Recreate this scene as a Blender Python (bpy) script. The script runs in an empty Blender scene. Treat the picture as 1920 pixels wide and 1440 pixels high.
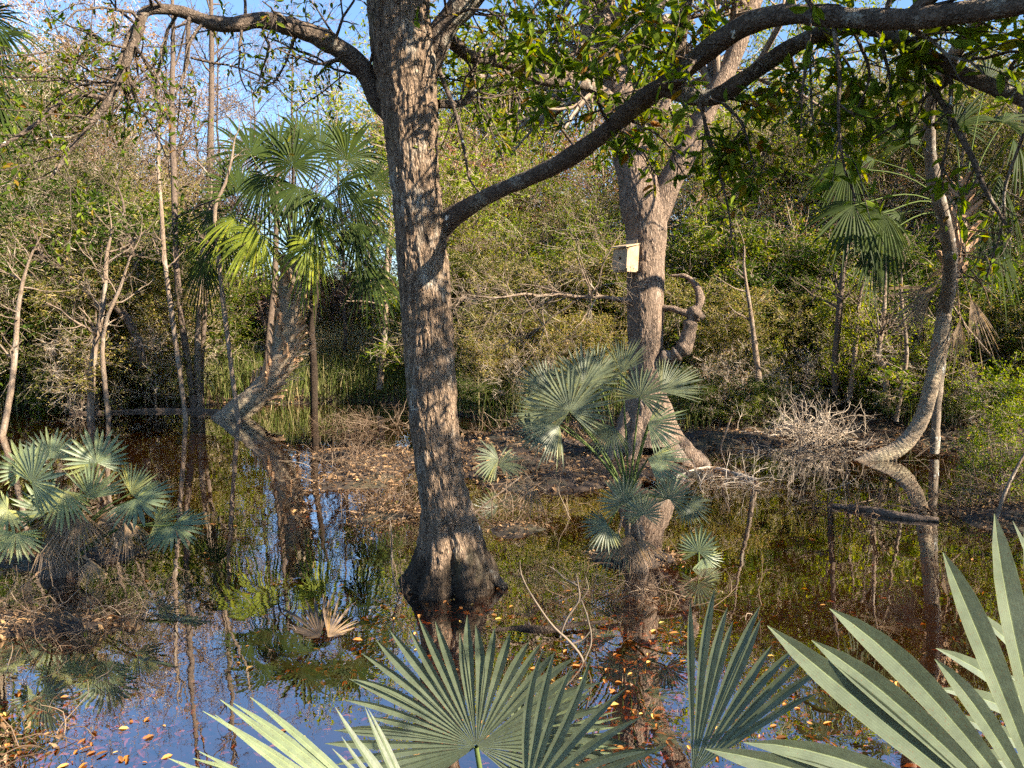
import bpy, math
import numpy as np
from mathutils import Matrix, Vector

# ------------------------------------------------------------------ camera, sky, sun
SC = bpy.context.scene
COL = SC.collection
FPX = 1478.0                      # focal length in pixels of a 1920 wide picture
CAM_H = 2.3
PITCH = math.atan(120.0 / FPX)
cam_data = bpy.data.cameras.new('camera')
cam_data.sensor_width = 36.0
cam_data.lens = 36.0 * FPX / 1920.0
cam_data.clip_start = 0.05
cam_data.clip_end = 2000.0
cam = bpy.data.objects.new('camera', cam_data)
cam.location = (0, 0, CAM_H)
cam.rotation_euler = (math.radians(90) - PITCH, 0, 0)
COL.objects.link(cam)
SC.camera = cam

SUN_EL = math.radians(32)
SUN_AZ = math.radians(118.5)        # clockwise from +Y (the way the camera looks)
SUN_DIR = Vector((math.sin(SUN_AZ) * math.cos(SUN_EL), math.cos(SUN_AZ) * math.cos(SUN_EL), math.sin(SUN_EL)))
W = bpy.data.worlds.new('World')
SC.world = W
W.use_nodes = True
nt = W.node_tree
sky = nt.nodes.new('ShaderNodeTexSky')
sky.sky_type = 'NISHITA'
sky.sun_disc = False
sky.sun_elevation = SUN_EL
sky.sun_rotation = SUN_AZ
sky.air_density = 1.0
sky.dust_density = 0.2
sky.ozone_density = 5.0
bg = nt.nodes['Background']
bg.inputs['Strength'].default_value = 0.075
nt.links.new(sky.outputs[0], bg.inputs['Color'])
sun_data = bpy.data.lights.new('sun', 'SUN')
sun_data.energy = 5.0
sun_data.angle = math.radians(0.5)
sun_data.color = (1.0, 0.88, 0.70)
sun = bpy.data.objects.new('sun', sun_data)
sun.rotation_euler = SUN_DIR.to_track_quat('Z', 'Y').to_euler()
COL.objects.link(sun)
SC.view_settings.view_transform = 'Standard'
SC.view_settings.look = 'None'
SC.view_settings.gamma = 1.0
SC.view_settings.exposure = 2.05
SC.cycles.max_bounces = 4
SC.cycles.diffuse_bounces = 2
SC.cycles.glossy_bounces = 2
SC.cycles.transmission_bounces = 2
SC.cycles.transparent_max_bounces = 6
SC.cycles.debug_use_spatial_splits = False
SC.cycles.use_denoising = False
SC.cycles.use_adaptive_sampling = True
SC.cycles.adaptive_threshold = 0.028
SC.cycles.adaptive_min_samples = 20
SC.cycles.sample_clamp_indirect = 6.0
SC.cycles.caustics_reflective = False
SC.cycles.caustics_refractive = False

CP, SP = math.cos(PITCH), math.sin(PITCH)
def at(px, py, Y):
    """world point seen at pixel (px, py) of the 1920x1440 photograph, Y metres away"""
    u, v = (px - 960) / FPX, (720 - py) / FPX
    dy, dz = CP + SP * v, -SP + CP * v
    t = Y / dy
    return np.array([u * t, Y, CAM_H + dz * t])
def ground_at(px, py, z=0.0):
    u, v = (px - 960) / FPX, (720 - py) / FPX
    dy, dz = CP + SP * v, -SP + CP * v
    t = (z - CAM_H) / dz
    return np.array([u * t, dy * t, z])
def project(p):
    x, y, z = p[0], p[1], p[2] - CAM_H
    d = CP * y - SP * z
    h = SP * y + CP * z
    if d < 0.05: return (-1e4, -1e4)
    return (960 + FPX * x / d, 720 - FPX * h / d)

# ------------------------------------------------------------------ noise and mesh helpers
def _hash(i, j, k, seed):
    with np.errstate(over='ignore'):
        n = (i * 374761393 + j * 668265263 + k * 1274126177 + seed * 974634777) & 0xFFFFFFFF
        n = ((n ^ (n >> 13)) * 1274126177) & 0xFFFFFFFF
        n = n ^ (n >> 16)
    return (n & 0xFFFFFF) / float(0xFFFFFF)
def vnoise(x, y, z, seed=0):
    x, y, z = np.broadcast_arrays(np.asarray(x, float), np.asarray(y, float), np.asarray(z, float))
    i, j, k = np.floor(x).astype(np.int64), np.floor(y).astype(np.int64), np.floor(z).astype(np.int64)
    fx, fy, fz = x - i, y - j, z - k
    fx, fy, fz = fx * fx * (3 - 2 * fx), fy * fy * (3 - 2 * fy), fz * fz * (3 - 2 * fz)
    r = 0
    for a in (0, 1):
        for b in (0, 1):
            for c in (0, 1):
                w = (fx if a else 1 - fx) * (fy if b else 1 - fy) * (fz if c else 1 - fz)
                r = r + w * _hash(i + a, j + b, k + c, seed)
    return r
def fbm(x, y, z, seed=0, oct=3):
    r, amp, tot = 0, 1.0, 0
    for o in range(oct):
        r = r + amp * vnoise(x * 2 ** o, y * 2 ** o, z * 2 ** o, seed + o * 17)
        tot += amp; amp *= 0.5
    return r / tot
def nrm(v):
    v = np.asarray(v, float)
    return v / np.maximum(np.linalg.norm(v, axis=-1, keepdims=True), 1e-9)

class MB:
    """collects vertex and face arrays and links them as ONE mesh"""
    def __init__(self): self.v = []; self.f = []; self.s = []; self.n = 0
    def add(self, verts, faces, smooth=False):
        verts = np.asarray(verts, np.float32).reshape(-1, 3); faces = np.asarray(faces, np.int64)
        if len(faces) == 0: return self
        self.v.append(verts); self.f.append(faces + self.n); self.s.append(smooth); self.n += len(verts)
        return self
    def mesh(self, name, mat, offset=(0, 0, 0)):
        me = bpy.data.meshes.new(name)
        if self.v:
            V = np.concatenate(self.v) - np.asarray(offset, np.float32)
            lo = np.concatenate([f.ravel() for f in self.f])
            cnt = np.concatenate([np.full(len(f), f.shape[1]) for f in self.f])
            st = np.concatenate([[0], np.cumsum(cnt)[:-1]])
            sm = np.concatenate([np.full(len(f), s) for f, s in zip(self.f, self.s)])
            me.vertices.add(len(V)); me.vertices.foreach_set('co', V.ravel())
            me.loops.add(len(lo)); me.loops.foreach_set('vertex_index', lo.astype(np.int32))
            me.polygons.add(len(cnt)); me.polygons.foreach_set('loop_start', st.astype(np.int32))
            me.polygons.foreach_set('use_smooth', sm)
            me.update(calc_edges=True)
        me.materials.append(mat)
        return me

def link(name, me, parent=None, loc=None):
    o = bpy.data.objects.new(name, me); COL.objects.link(o)
    if parent is not None: o.parent = parent
    if loc is not None: o.location = loc
    return o
THINGS = []
def tag(o, label, cat=None, group=None, kind=None):
    o['label'] = label
    if cat: o['category'] = cat
    if group: o['group'] = group
    if kind: o['kind'] = kind
    THINGS.append(o)
    return o
def thing(name, base, label, cat, group=None):
    o = bpy.data.objects.new(name, None); COL.objects.link(o)
    o.empty_display_size = 0.1
    o.location = base
    return tag(o, label, cat, group)
def part(name, mb, mat, root):
    """mesh given in world coordinates, parented to a root Empty that only has a location"""
    return link(name, mb.mesh(name, mat, root.location), root)
def copy_tree(root, loc, rotz, scale):
    r = root.copy(); COL.objects.link(r); r.location = loc; r.rotation_euler = (0, 0, rotz); r.scale = scale
    for ch in root.children:
        c = ch.copy(); COL.objects.link(c); c.parent = r
    return r

def resample(pts, n):
    """Catmull-Rom through pts (any number of columns), n points out"""
    P = np.asarray(pts, float)
    if len(P) < 2: return np.repeat(P, n, 0)
    E = np.vstack([2 * P[0] - P[1], P, 2 * P[-1] - P[-2]])
    d = np.concatenate([[0], np.cumsum(np.linalg.norm(np.diff(P[:, :3], axis=0), axis=1))])
    t = np.interp(np.linspace(0, d[-1], n), d, np.arange(len(P)))
    i = np.minimum(t.astype(int), len(P) - 2); f = (t - i)[:, None]
    p0, p1, p2, p3 = E[i], E[i + 1], E[i + 2], E[i + 3]
    return 0.5 * (2 * p1 + (p2 - p0) * f + (2 * p0 - 5 * p1 + 4 * p2 - p3) * f ** 2 + (3 * p1 - p0 - 3 * p2 + p3) * f ** 3)

def tubes(mb, P, R, sides=4, smooth=True):
    """P (S,N,3) centre lines, R (S,N) radii"""
    P = np.asarray(P, float); R = np.asarray(R, float)
    if P.ndim == 2: P = P[None]; R = R[None]
    S, N, _ = P.shape
    T = nrm(np.gradient(P, axis=1))
    m = nrm(P[:, -1] - P[:, 0])
    ref = np.where(np.abs(m[:, 2:3]) < 0.8, np.array([[0, 0, 1.0]]), np.array([[1.0, 0.0, 0]]))[:, None]
    U = nrm(np.cross(T, np.broadcast_to(ref, T.shape))); V = np.cross(T, U)
    a = np.arange(sides) / sides * 2 * np.pi
    ring = P[:, :, None] + R[:, :, None, None] * (np.cos(a)[:, None] * U[:, :, None] + np.sin(a)[:, None] * V[:, :, None])
    idx = np.arange(S * N * sides).reshape(S, N, sides)
    q = np.stack([idx[:, :-1], np.roll(idx, -1, 2)[:, :-1], np.roll(idx, -1, 2)[:, 1:], idx[:, 1:]], -1).reshape(-1, 4)
    return mb.add(ring.reshape(-1, 3), q, smooth)

def leaves(mb, P, D, size, width=0.4, rng=None, updir=0.5, shape=6):
    """leaf blades at P along D: folded along the midrib, own edges"""
    P = np.asarray(P, float); n = len(P)
    if n == 0: return mb
    D = nrm(D); L = np.broadcast_to(np.asarray(size, float), (n,))[:, None]
    up = nrm(rng.normal(0, 1, (n, 3)) + np.array([0, 0, updir * 2]))
    X = nrm(np.cross(D, up)); Z = np.cross(X, D)
    w = width * L * rng.uniform(0.8, 1.2, (n, 1)); cu = rng.uniform(-0.25, 0.12, (n, 1)) * L; fo = 0.25 * w
    if shape == 4:
        v = np.stack([P, P + D * L * 0.5 - X * w / 2 + Z * fo, P + D * L + Z * cu, P + D * L * 0.5 + X * w / 2 + Z * fo], 1)
        b = np.arange(n)[:, None] * 4
        f = np.concatenate([b + [[0, 3, 2]], b + [[0, 2, 1]]])
    else:
        a, c = P + D * L * 0.32, P + D * L * 0.68 + Z * cu * 0.4
        v = np.stack([P, a - X * w * 0.44 + Z * fo, c - X * w * 0.46 + Z * fo, P + D * L + Z * cu, c + X * w * 0.46 + Z * fo, a + X * w * 0.44 + Z * fo], 1)
        b = np.arange(n)[:, None] * 6
        f = np.concatenate([b + [[0, 3, 2, 1]], b + [[0, 5, 4, 3]]])
    return mb.add(v.reshape(-1, 3), f)

def strands(rng, P0, D0, L, r0, npts=5, wob=0.25, grav=0.0, rtip=0.3):
    """many wandering shoots at once: P0, D0 (S,3), L, r0 (S,)"""
    S = len(P0); st = (np.asarray(L) / (npts - 1))[:, None]
    P = [np.asarray(P0, float)]; d = nrm(D0)
    for k in range(npts - 1):
        d = nrm(d + rng.normal(0, wob, (S, 3)) + np.array([0, 0, grav]))
        P.append(P[-1] + d * st)
    P = np.stack(P, 1)
    R = np.asarray(r0)[:, None] * np.linspace(1, rtip, npts)[None]
    return P, R
def spawn(rng, P, R, n, angle=0.9, lo=0.25, rr=0.6, lr=0.6, L=None):
    """n side shoots on each strand of P (S,N,3)"""
    S, N, _ = P.shape
    t = rng.uniform(lo, 1.0, (S, n)) * (N - 1)
    i = np.minimum(t.astype(int), N - 2); f = (t - i)[..., None]
    s = np.arange(S)[:, None]
    p = P[s, i] * (1 - f) + P[s, i + 1] * f
    tan = nrm(P[s, i + 1] - P[s, i])
    side = nrm(np.cross(tan, rng.normal(0, 1, tan.shape)))
    an = angle * rng.uniform(0.6, 1.3, (S, n, 1))
    d = tan * np.cos(an) + side * np.sin(an)
    r = (R[s, i] * (1 - f[..., 0]) + R[s, i + 1] * f[..., 0]) * rr
    ln = np.linalg.norm(P[:, -1] - P[:, 0], axis=1)[:, None] * lr * rng.uniform(0.6, 1.25, (S, n)) * (1.15 - 0.5 * t / (N - 1))
    return p.reshape(-1, 3), d.reshape(-1, 3), ln.ravel(), r.ravel()

# ------------------------------------------------------------------ materials
def M_new(name):
    m = bpy.data.materials.new(name); m.use_nodes = True
    n = m.node_tree; b = n.nodes['Principled BSDF']
    return m, n, b
def node(n, t, **kw):
    x = n.nodes.new(t)
    for k, v in kw.items():
        if k in x.inputs: x.inputs[k].default_value = v
        else: setattr(x, k, v)
    return x
def ramp(n, fac, stops):
    r = n.nodes.new('ShaderNodeValToRGB')
    while len(r.color_ramp.elements) < len(stops): r.color_ramp.elements.new(0.5)
    for e, (p, c) in zip(r.color_ramp.elements, stops):
        e.position = p; e.color = (*c, 1)
    n.links.new(fac, r.inputs[0])
    return r.outputs[0]
def coords(n, scale=(1, 1, 1)):
    tc = n.nodes.new('ShaderNodeTexCoord'); mp = n.nodes.new('ShaderNodeMapping')
    mp.inputs['Scale'].default_value = scale
    n.links.new(tc.outputs['Object'], mp.inputs['Vector'])
    return mp.outputs[0]
def noise(n, vec, scale, detail=4, rough=0.55):
    x = node(n, 'ShaderNodeTexNoise', Scale=scale, Detail=detail, Roughness=rough)
    n.links.new(vec, x.inputs['Vector']); return x.outputs['Fac']
def mix(n, fac, a, b):
    x = n.nodes.new('ShaderNodeMix'); x.data_type = 'RGBA'
    if isinstance(fac, float): x.inputs[0].default_value = fac
    else: n.links.new(fac, x.inputs[0])
    for s, c in ((6, a), (7, b)):
        if isinstance(c, tuple): x.inputs[s].default_value = (*c, 1)
        else: n.links.new(c, x.inputs[s])
    return x.outputs[2]
def bump(n, b, h, strength, dist):
    x = node(n, 'ShaderNodeBump', Strength=strength, Distance=dist)
    n.links.new(h, x.inputs['Height']); n.links.new(x.outputs[0], b.inputs['Normal'])

def mat_leaf(name, stops, trans=0.35, rough=0.5, spec=0.35, gloss=False, vary=0.0):
    m, n, b = M_new(name); n.nodes.remove(b)
    g = n.nodes.new('ShaderNodeNewGeometry')
    c = ramp(n, g.outputs['Random Per Island'], stops)
    oi = n.nodes.new('ShaderNodeObjectInfo')
    tint = ramp(n, oi.outputs['Random'], [(0.0, (0.42, 0.48, 0.50)), (0.35, (0.72, 0.78, 0.7)), (0.7, (0.95, 0.95, 0.85)), (1.0, (1.15, 1.05, 0.9))])
    mt_ = n.nodes.new('ShaderNodeMix'); mt_.data_type = 'RGBA'; mt_.blend_type = 'MULTIPLY'; mt_.inputs[0].default_value = vary
    n.links.new(c, mt_.inputs[6]); n.links.new(tint, mt_.inputs[7]); c = mt_.outputs[2]
    b = n.nodes.new('ShaderNodeBsdfDiffuse'); n.links.new(c, b.inputs['Color'])
    t = n.nodes.new('ShaderNodeBsdfTranslucent')
    hs = node(n, 'ShaderNodeHueSaturation', Hue=0.485, Saturation=1.2, Value=1.35)
    n.links.new(c, hs.inputs['Color']); n.links.new(hs.outputs[0], t.inputs['Color'])
    mx = n.nodes.new('ShaderNodeMixShader'); mx.inputs[0].default_value = trans
    n.links.new(b.outputs[0], mx.inputs[1]); n.links.new(t.outputs[0], mx.inputs[2])
    out = mx.outputs[0]
    if gloss:
        gl = node(n, 'ShaderNodeBsdfGlossy', Roughness=rough); fr = node(n, 'ShaderNodeFresnel', IOR=1.13)
        m2 = n.nodes.new('ShaderNodeMixShader'); n.links.new(fr.outputs[0], m2.inputs[0]); n.links.new(out, m2.inputs[1]); n.links.new(gl.outputs[0], m2.inputs[2]); out = m2.outputs[0]
    n.links.new(out, n.nodes['Material Output'].inputs[0])
    return m
def mat_bark(name, dark, light, lichen=None, zs=0.25, scale=14, bumpd=0.03, lich_amt=0.62, white=None, wet=False):
    m, n, b = M_new(name)
    v = coords(n, (1, 1, zs))
    w = node(n, 'ShaderNodeTexVoronoi', Scale=scale, feature='DISTANCE_TO_EDGE'); 
    nz = noise(n, v, scale * 0.6, 5, 0.65)
    vv = n.nodes.new('ShaderNodeVectorMath'); vv.operation = 'ADD'
    nzc = node(n, 'ShaderNodeTexNoise', Scale=scale * 0.9, Detail=3); n.links.new(v, nzc.inputs['Vector'])
    sc = n.nodes.new('ShaderNodeVectorMath'); sc.operation = 'SCALE'; sc.inputs['Scale'].default_value = 0.12
    n.links.new(nzc.outputs['Color'], sc.inputs[0]); n.links.new(v, vv.inputs[0]); n.links.new(sc.outputs[0], vv.inputs[1])
    n.links.new(vv.outputs[0], w.inputs['Vector'])
    h = node(n, 'ShaderNodeMath', operation='MULTIPLY_ADD'); h.inputs[1].default_value = 1.6
    n.links.new(w.outputs['Distance'], h.inputs[0]); n.links.new(nz, h.inputs[2])
    c = ramp(n, h.outputs[0], [(0.35, dark), (0.85, light)])
    if lichen:
        ln = noise(n, coords(n, (1, 1, 0.6)), 3.0, 6, 0.7)
        lf = ramp(n, ln, [(lich_amt - 0.08, (0, 0, 0)), (lich_amt + 0.06, (1, 1, 1))])
        ml = n.nodes.new('ShaderNodeMath'); ml.operation = 'MULTIPLY'; n.links.new(lf, ml.inputs[0])
        pl = ramp(n, h.outputs[0], [(0.45, (0, 0, 0)), (0.8, (1, 1, 1))]); n.links.new(pl, ml.inputs[1])
        c = mix(n, ml.outputs[0], c, lichen)
    if white:
        vw = node(n, 'ShaderNodeTexVoronoi', Scale=white[0], Randomness=1.0); 
        nzw = node(n, 'ShaderNodeTexNoise', Scale=22.0, Detail=2)
        vc = coords(n, (1, 1, 0.85)); n.links.new(vc, nzw.inputs['Vector'])
        s2 = n.nodes.new('ShaderNodeVectorMath'); s2.operation = 'SCALE'; s2.inputs['Scale'].default_value = 0.14
        a2 = n.nodes.new('ShaderNodeVectorMath'); a2.operation = 'ADD'
        n.links.new(nzw.outputs['Color'], s2.inputs[0]); n.links.new(vc, a2.inputs[0]); n.links.new(s2.outputs[0], a2.inputs[1]); n.links.new(a2.outputs[0], vw.inputs['Vector'])
        wf = ramp(n, vw.outputs['Distance'], [(white[1], (1, 1, 1)), (white[1] + 0.03, (0, 0, 0))])
        c = mix(n, wf, c, (0.62, 0.62, 0.56))
    if wet:
        sp_ = n.nodes.new('ShaderNodeSeparateXYZ'); tc2 = n.nodes.new('ShaderNodeTexCoord'); n.links.new(tc2.outputs['Object'], sp_.inputs[0])
        wz = node(n, 'ShaderNodeMath', operation='MULTIPLY_ADD'); wz.inputs[1].default_value = -0.5; n.links.new(noise(n, coords(n, (1, 1, .3)), 6.0, 4), wz.inputs[0]); n.links.new(sp_.outputs['Z'], wz.inputs[2])
        wf_ = ramp(n, wz.outputs[0], [(-0.0, (0.8, 0.8, 0.8)), (0.10, (0, 0, 0))])
        c = mix(n, wf_, c, (0.028, 0.021, 0.015))
        mo = ramp(n, noise(n, coords(n, (1, 1, .4)), 2.2, 5, .65), [(0.60, (0, 0, 0)), (0.72, (1, 1, 1))])
        mm = n.nodes.new('ShaderNodeMath'); mm.operation = 'MULTIPLY'; mm.inputs[1].default_value = 0.55; n.links.new(mo, mm.inputs[0])
        c = mix(n, mm.outputs[0], c, (0.115, 0.105, 0.045))
    n.links.new(c, b.inputs['Base Color'])
    b.inputs['Roughness'].default_value = 0.9; b.inputs['Specular IOR Level'].default_value = 0.15
    bump(n, b, h.outputs[0], 1.0, bumpd)
    return m
def mat_twig(name, stops, rough=0.85):
    m, n, b = M_new(name); n.nodes.remove(b)
    g = n.nodes.new('ShaderNodeNewGeometry'); b = n.nodes.new('ShaderNodeBsdfDiffuse')
    n.links.new(ramp(n, g.outputs['Random Per Island'], stops), b.inputs['Color'])
    n.links.new(b.outputs[0], n.nodes['Material Output'].inputs[0])
    return m
def mat_frond(name, ca, cb, tipc, trans=0.18, rough=0.42, mott=30, spec=0.35):
    m, n, b = M_new(name)
    g = n.nodes.new('ShaderNodeNewGeometry')
    v = coords(n)
    nz = noise(n, v, mott, 5, 0.6); nb = noise(n, v, mott * 0.12, 3)
    c = ramp(n, nb, [(0.3, ca), (0.7, cb)])
    c2 = ramp(n, nz, [(0.35, (0.8, 0.8, 0.8)), (0.7, (1.12, 1.12, 1.08))])
    mu = n.nodes.new('ShaderNodeMix'); mu.data_type = 'RGBA'; mu.blend_type = 'MULTIPLY'; mu.inputs[0].default_value = 1
    n.links.new(c, mu.inputs[6]); n.links.new(c2, mu.inputs[7])
    rp = ramp(n, g.outputs['Random Per Island'], [(0.0, (0.68, 0.74, 0.8)), (0.4, (0.95, 0.96, 1)), (0.85, (1.1, 1.06, 0.95)), (1.0, (1.45, 1.25, 0.7))])
    m2 = n.nodes.new('ShaderNodeMix'); m2.data_type = 'RGBA'; m2.blend_type = 'MULTIPLY'; m2.inputs[0].default_value = 1
    n.links.new(mu.outputs[2], m2.inputs[6]); n.links.new(rp, m2.inputs[7])
    col = m2.outputs[2]
    ac = n.nodes.new('ShaderNodeAttribute'); ac.attribute_name = 'across'
    ab = node(n, 'ShaderNodeMath', operation='ABSOLUTE'); n.links.new(ac.outputs['Fac'], ab.inputs[0])
    sn = node(n, 'ShaderNodeMath', operation='MULTIPLY'); sn.inputs[1].default_value = 34.0; n.links.new(ab.outputs[0], sn.inputs[0])
    sn2 = node(n, 'ShaderNodeMath', operation='SINE'); n.links.new(sn.outputs[0], sn2.inputs[0])
    vein = ramp(n, sn2.outputs[0], [(0.0, (0.88, 0.9, 0.88)), (1.0, (1.06, 1.06, 1.04))])
    rib = ramp(n, ab.outputs[0], [(0.0, (1.7, 1.65, 1.2)), (0.05, (1.25, 1.25, 1.1)), (0.10, (0.95, 0.97, 0.95)), (0.9, (1, 1, 1)), (1.0, (1.25, 1.2, 1.0))])
    for tex in (vein, rib):
        m3 = n.nodes.new('ShaderNodeMix'); m3.data_type = 'RGBA'; m3.blend_type = 'MULTIPLY'; m3.inputs[0].default_value = 1
        n.links.new(col, m3.inputs[6]); n.links.new(tex, m3.inputs[7]); col = m3.outputs[2]
    if tipc:
        vs = node(n, 'ShaderNodeTexVoronoi', Scale=mott * 6.0); n.links.new(v, vs.inputs['Vector'])
        sm_ = noise(n, v, mott * 0.35, 3)
        sd = node(n, 'ShaderNodeMath', operation='MULTIPLY_ADD'); sd.inputs[1].default_value = -0.28; n.links.new(sm_, sd.inputs[0]); n.links.new(vs.outputs['Distance'], sd.inputs[2])
        sk = ramp(n, sd.outputs[0], [(0.0, (1, 1, 1)), (0.02, (0, 0, 0))])
        col = mix(n, sk, col, (0.10, 0.07, 0.035))
        wx = ramp(n, noise(n, v, mott * 0.22, 4, .7), [(0.52, (0, 0, 0)), (0.8, (0.16, 0.16, 0.16))])
        col = mix(n, wx, col, (0.30, 0.32, 0.25))
        at_ = n.nodes.new('ShaderNodeAttribute'); at_.attribute_name = 'tip'
        nn = n.nodes.new('ShaderNodeMath'); nn.operation = 'MULTIPLY_ADD'; nn.inputs[1].default_value = 0.16
        n.links.new(nz, nn.inputs[0]); n.links.new(at_.outputs['Fac'], nn.inputs[2])
        tf = ramp(n, nn.outputs[0], [(1.02, (0, 0, 0)), (1.06, (1, 1, 1))])
        col = mix(n, tf, col, tipc)
    n.links.new(col, b.inputs['Base Color'])
    b.inputs['Roughness'].default_value = rough; b.inputs['Specular IOR Level'].default_value = spec
    t = n.nodes.new('ShaderNodeBsdfTranslucent')
    hs = node(n, 'ShaderNodeHueSaturation', Hue=0.485, Saturation=1.1, Value=1.4)
    n.links.new(col, hs.inputs['Color']); n.links.new(hs.outputs[0], t.inputs['Color'])
    mx = n.nodes.new('ShaderNodeMixShader'); mx.inputs[0].default_value = trans
    n.links.new(b.outputs[0], mx.inputs[1]); n.links.new(t.outputs[0], mx.inputs[2])
    n.links.new(mx.outputs[0], n.nodes['Material Output'].inputs[0])
    wv = node(n, 'ShaderNodeTexNoise', Scale=mott * 4, Detail=2); n.links.new(v, wv.inputs['Vector'])
    bump(n, b, wv.outputs['Fac'], 0.12, 0.004)
    return m

OAK_LEAF = mat_leaf('oak_leaf', [(0.0, (0.05, 0.085, 0.015)), (0.5, (0.11, 0.16, 0.022)), (0.80, (0.20, 0.25, 0.03)), (0.92, (0.24, 0.20, 0.02)), (1.0, (0.24, 0.11, 0.03))], 0.5, 0.30, 0.5, False)
GREEN_LEAF = mat_leaf('green_leaf', [(0.0, (0.05, 0.09, 0.014)), (0.5, (0.13, 0.185, 0.026)), (0.85, (0.27, 0.29, 0.05)), (1.0, (0.38, 0.29, 0.11))], 0.48, vary=1.0)
OLIVE_LEAF = mat_leaf('olive_leaf', [(0.0, (0.07, 0.09, 0.02)), (0.4, (0.165, 0.18, 0.042)), (0.75, (0.33, 0.30, 0.09)), (1.0, (0.48, 0.37, 0.20))], 0.48, vary=1.0)
DARK_LEAF = mat_leaf('dark_leaf', [(0.0, (0.03, 0.06, 0.014)), (0.7, (0.075, 0.12, 0.026)), (1.0, (0.16, 0.19, 0.04))], 0.42, vary=1.0)
LIME_LEAF = mat_leaf('lime_leaf', [(0.0, (0.14, 0.20, 0.02)), (0.6, (0.24, 0.31, 0.03)), (1.0, (0.42, 0.40, 0.08))], 0.5, vary=1.0)
DRY_LEAF = mat_leaf('dry_leaf', [(0.0, (0.22, 0.13, 0.07)), (0.5, (0.34, 0.22, 0.13)), (1.0, (0.44, 0.30, 0.18))], 0.3, 0.8, 0.2, vary=1.0)
RUST_LEAF = mat_leaf('rust_leaf', [(0.0, (0.24, 0.10, 0.06)), (0.5, (0.36, 0.19, 0.13)), (1.0, (0.44, 0.29, 0.20))], 0.35, 0.8, 0.2, vary=1.0)
GRASS = mat_leaf('grass_blade', [(0.0, (0.06, 0.09, 0.02)), (0.5, (0.12, 0.15, 0.04)), (0.8, (0.24, 0.22, 0.09)), (1.0, (0.40, 0.32, 0.18))], 0.35)
STRAW = mat_leaf('straw_blade', [(0.0, (0.22, 0.20, 0.08)), (0.5, (0.40, 0.34, 0.17)), (1.0, (0.50, 0.42, 0.26))], 0.35)
LITTER = mat_leaf('litter_leaf', [(0.0, (0.08, 0.035, 0.015)), (0.4, (0.30, 0.13, 0.045)), (0.75, (0.52, 0.24, 0.07)), (0.93, (0.62, 0.36, 0.10)), (1.0, (0.64, 0.50, 0.14))], 0.1, 0.55, 0.4)
BANK_LITTER = mat_leaf('bank_litter_leaf', [(0.0, (0.06, 0.036, 0.022)), (0.5, (0.20, 0.125, 0.07)), (0.9, (0.34, 0.215, 0.12)), (1.0, (0.46, 0.27, 0.11))], 0.1, 0.75, 0.25)
FLOAT_LEAF = mat_leaf('floating_leaf', [(0.0, (0.22, 0.08, 0.02)), (0.6, (0.30, 0.12, 0.03)), (0.85, (0.46, 0.30, 0.06)), (1.0, (0.14, 0.07, 0.04))], 0.15, 0.5, 0.4)
TAN_TWIG = mat_twig('tan_twig', [(0.0, (0.12, 0.09, 0.065)), (0.6, (0.29, 0.225, 0.16)), (1.0, (0.50, 0.41, 0.31))])
PALE_TWIG = mat_twig('pale_twig', [(0.0, (0.30, 0.23, 0.17)), (0.5, (0.46, 0.37, 0.28)), (1.0, (0.58, 0.49, 0.39))])
PALE_TWIG2 = mat_twig('weathered_stick', [(0.0, (0.15, 0.115, 0.085)), (1.0, (0.22, 0.175, 0.13))])
PINK_TWIG = mat_twig('pink_twig', [(0.0, (0.26, 0.15, 0.12)), (0.5, (0.40, 0.26, 0.20)), (1.0, (0.50, 0.36, 0.28))])
BROWN_TWIG = mat_twig('brown_twig', [(0.0, (0.07, 0.045, 0.03)), (0.7, (0.17, 0.115, 0.075)), (1.0, (0.36, 0.27, 0.19))])
DARK_TWIG = mat_twig('dark_twig', [(0.0, (0.045, 0.034, 0.026)), (1.0, (0.13, 0.10, 0.075))])
OAK_BARK = mat_bark('oak_bark', (0.030, 0.020, 0.014), (0.285, 0.20, 0.135), (0.44, 0.40, 0.33), 0.24, 30, 0.028, 0.63, white=(2.3, 0.075), wet=True)
LIMB_BARK = mat_bark('limb_bark', (0.03, 0.023, 0.017), (0.135, 0.10, 0.075), (0.36, 0.34, 0.28), 1.0, 24, 0.014, 0.63, white=(4.5, 0.085))
WET_BARK = mat_bark('wet_bark', (0.012, 0.009, 0.007), (0.06, 0.042, 0.03), None, 1.0, 26, 0.02)
ROOT_BARK = mat_bark('root_bark', (0.025, 0.018, 0.013), (0.12, 0.088, 0.062), None, 1.0, 26, 0.02)
GREY_BARK = mat_bark('grey_bark', (0.060, 0.042, 0.031), (0.28, 0.20, 0.145), (0.40, 0.34, 0.27), 0.26, 26, 0.026, 0.64)
THIN_BARK = mat_bark('thin_bark', (0.09, 0.065, 0.046), (0.26, 0.19, 0.135), (0.36, 0.32, 0.26), 0.3, 30, 0.008, 0.60)
BROWN_BARK = mat_bark('brown_bark', (0.045, 0.034, 0.026), (0.165, 0.12, 0.09), None, 0.5, 30, 0.008)
SPOT_BARK = mat_bark('spotted_bark', (0.07, 0.055, 0.04), (0.25, 0.195, 0.145), (0.36, 0.34, 0.28), 0.6, 34, 0.006, 0.58, white=(5.0, 0.13))
PALM_BARK = mat_bark('palm_bark', (0.13, 0.095, 0.065), (0.38, 0.29, 0.20), (0.42, 0.36, 0.24), 3.0, 16, 0.02, 0.58)
BOOT = mat_twig('palm_boot', [(0.0, (0.22, 0.12, 0.065)), (0.5, (0.42, 0.25, 0.14)), (1.0, (0.54, 0.37, 0.23))])
FIBRE = mat_twig('palm_fibre', [(0.0, (0.28, 0.20, 0.13)), (1.0, (0.50, 0.40, 0.29))])
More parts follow.
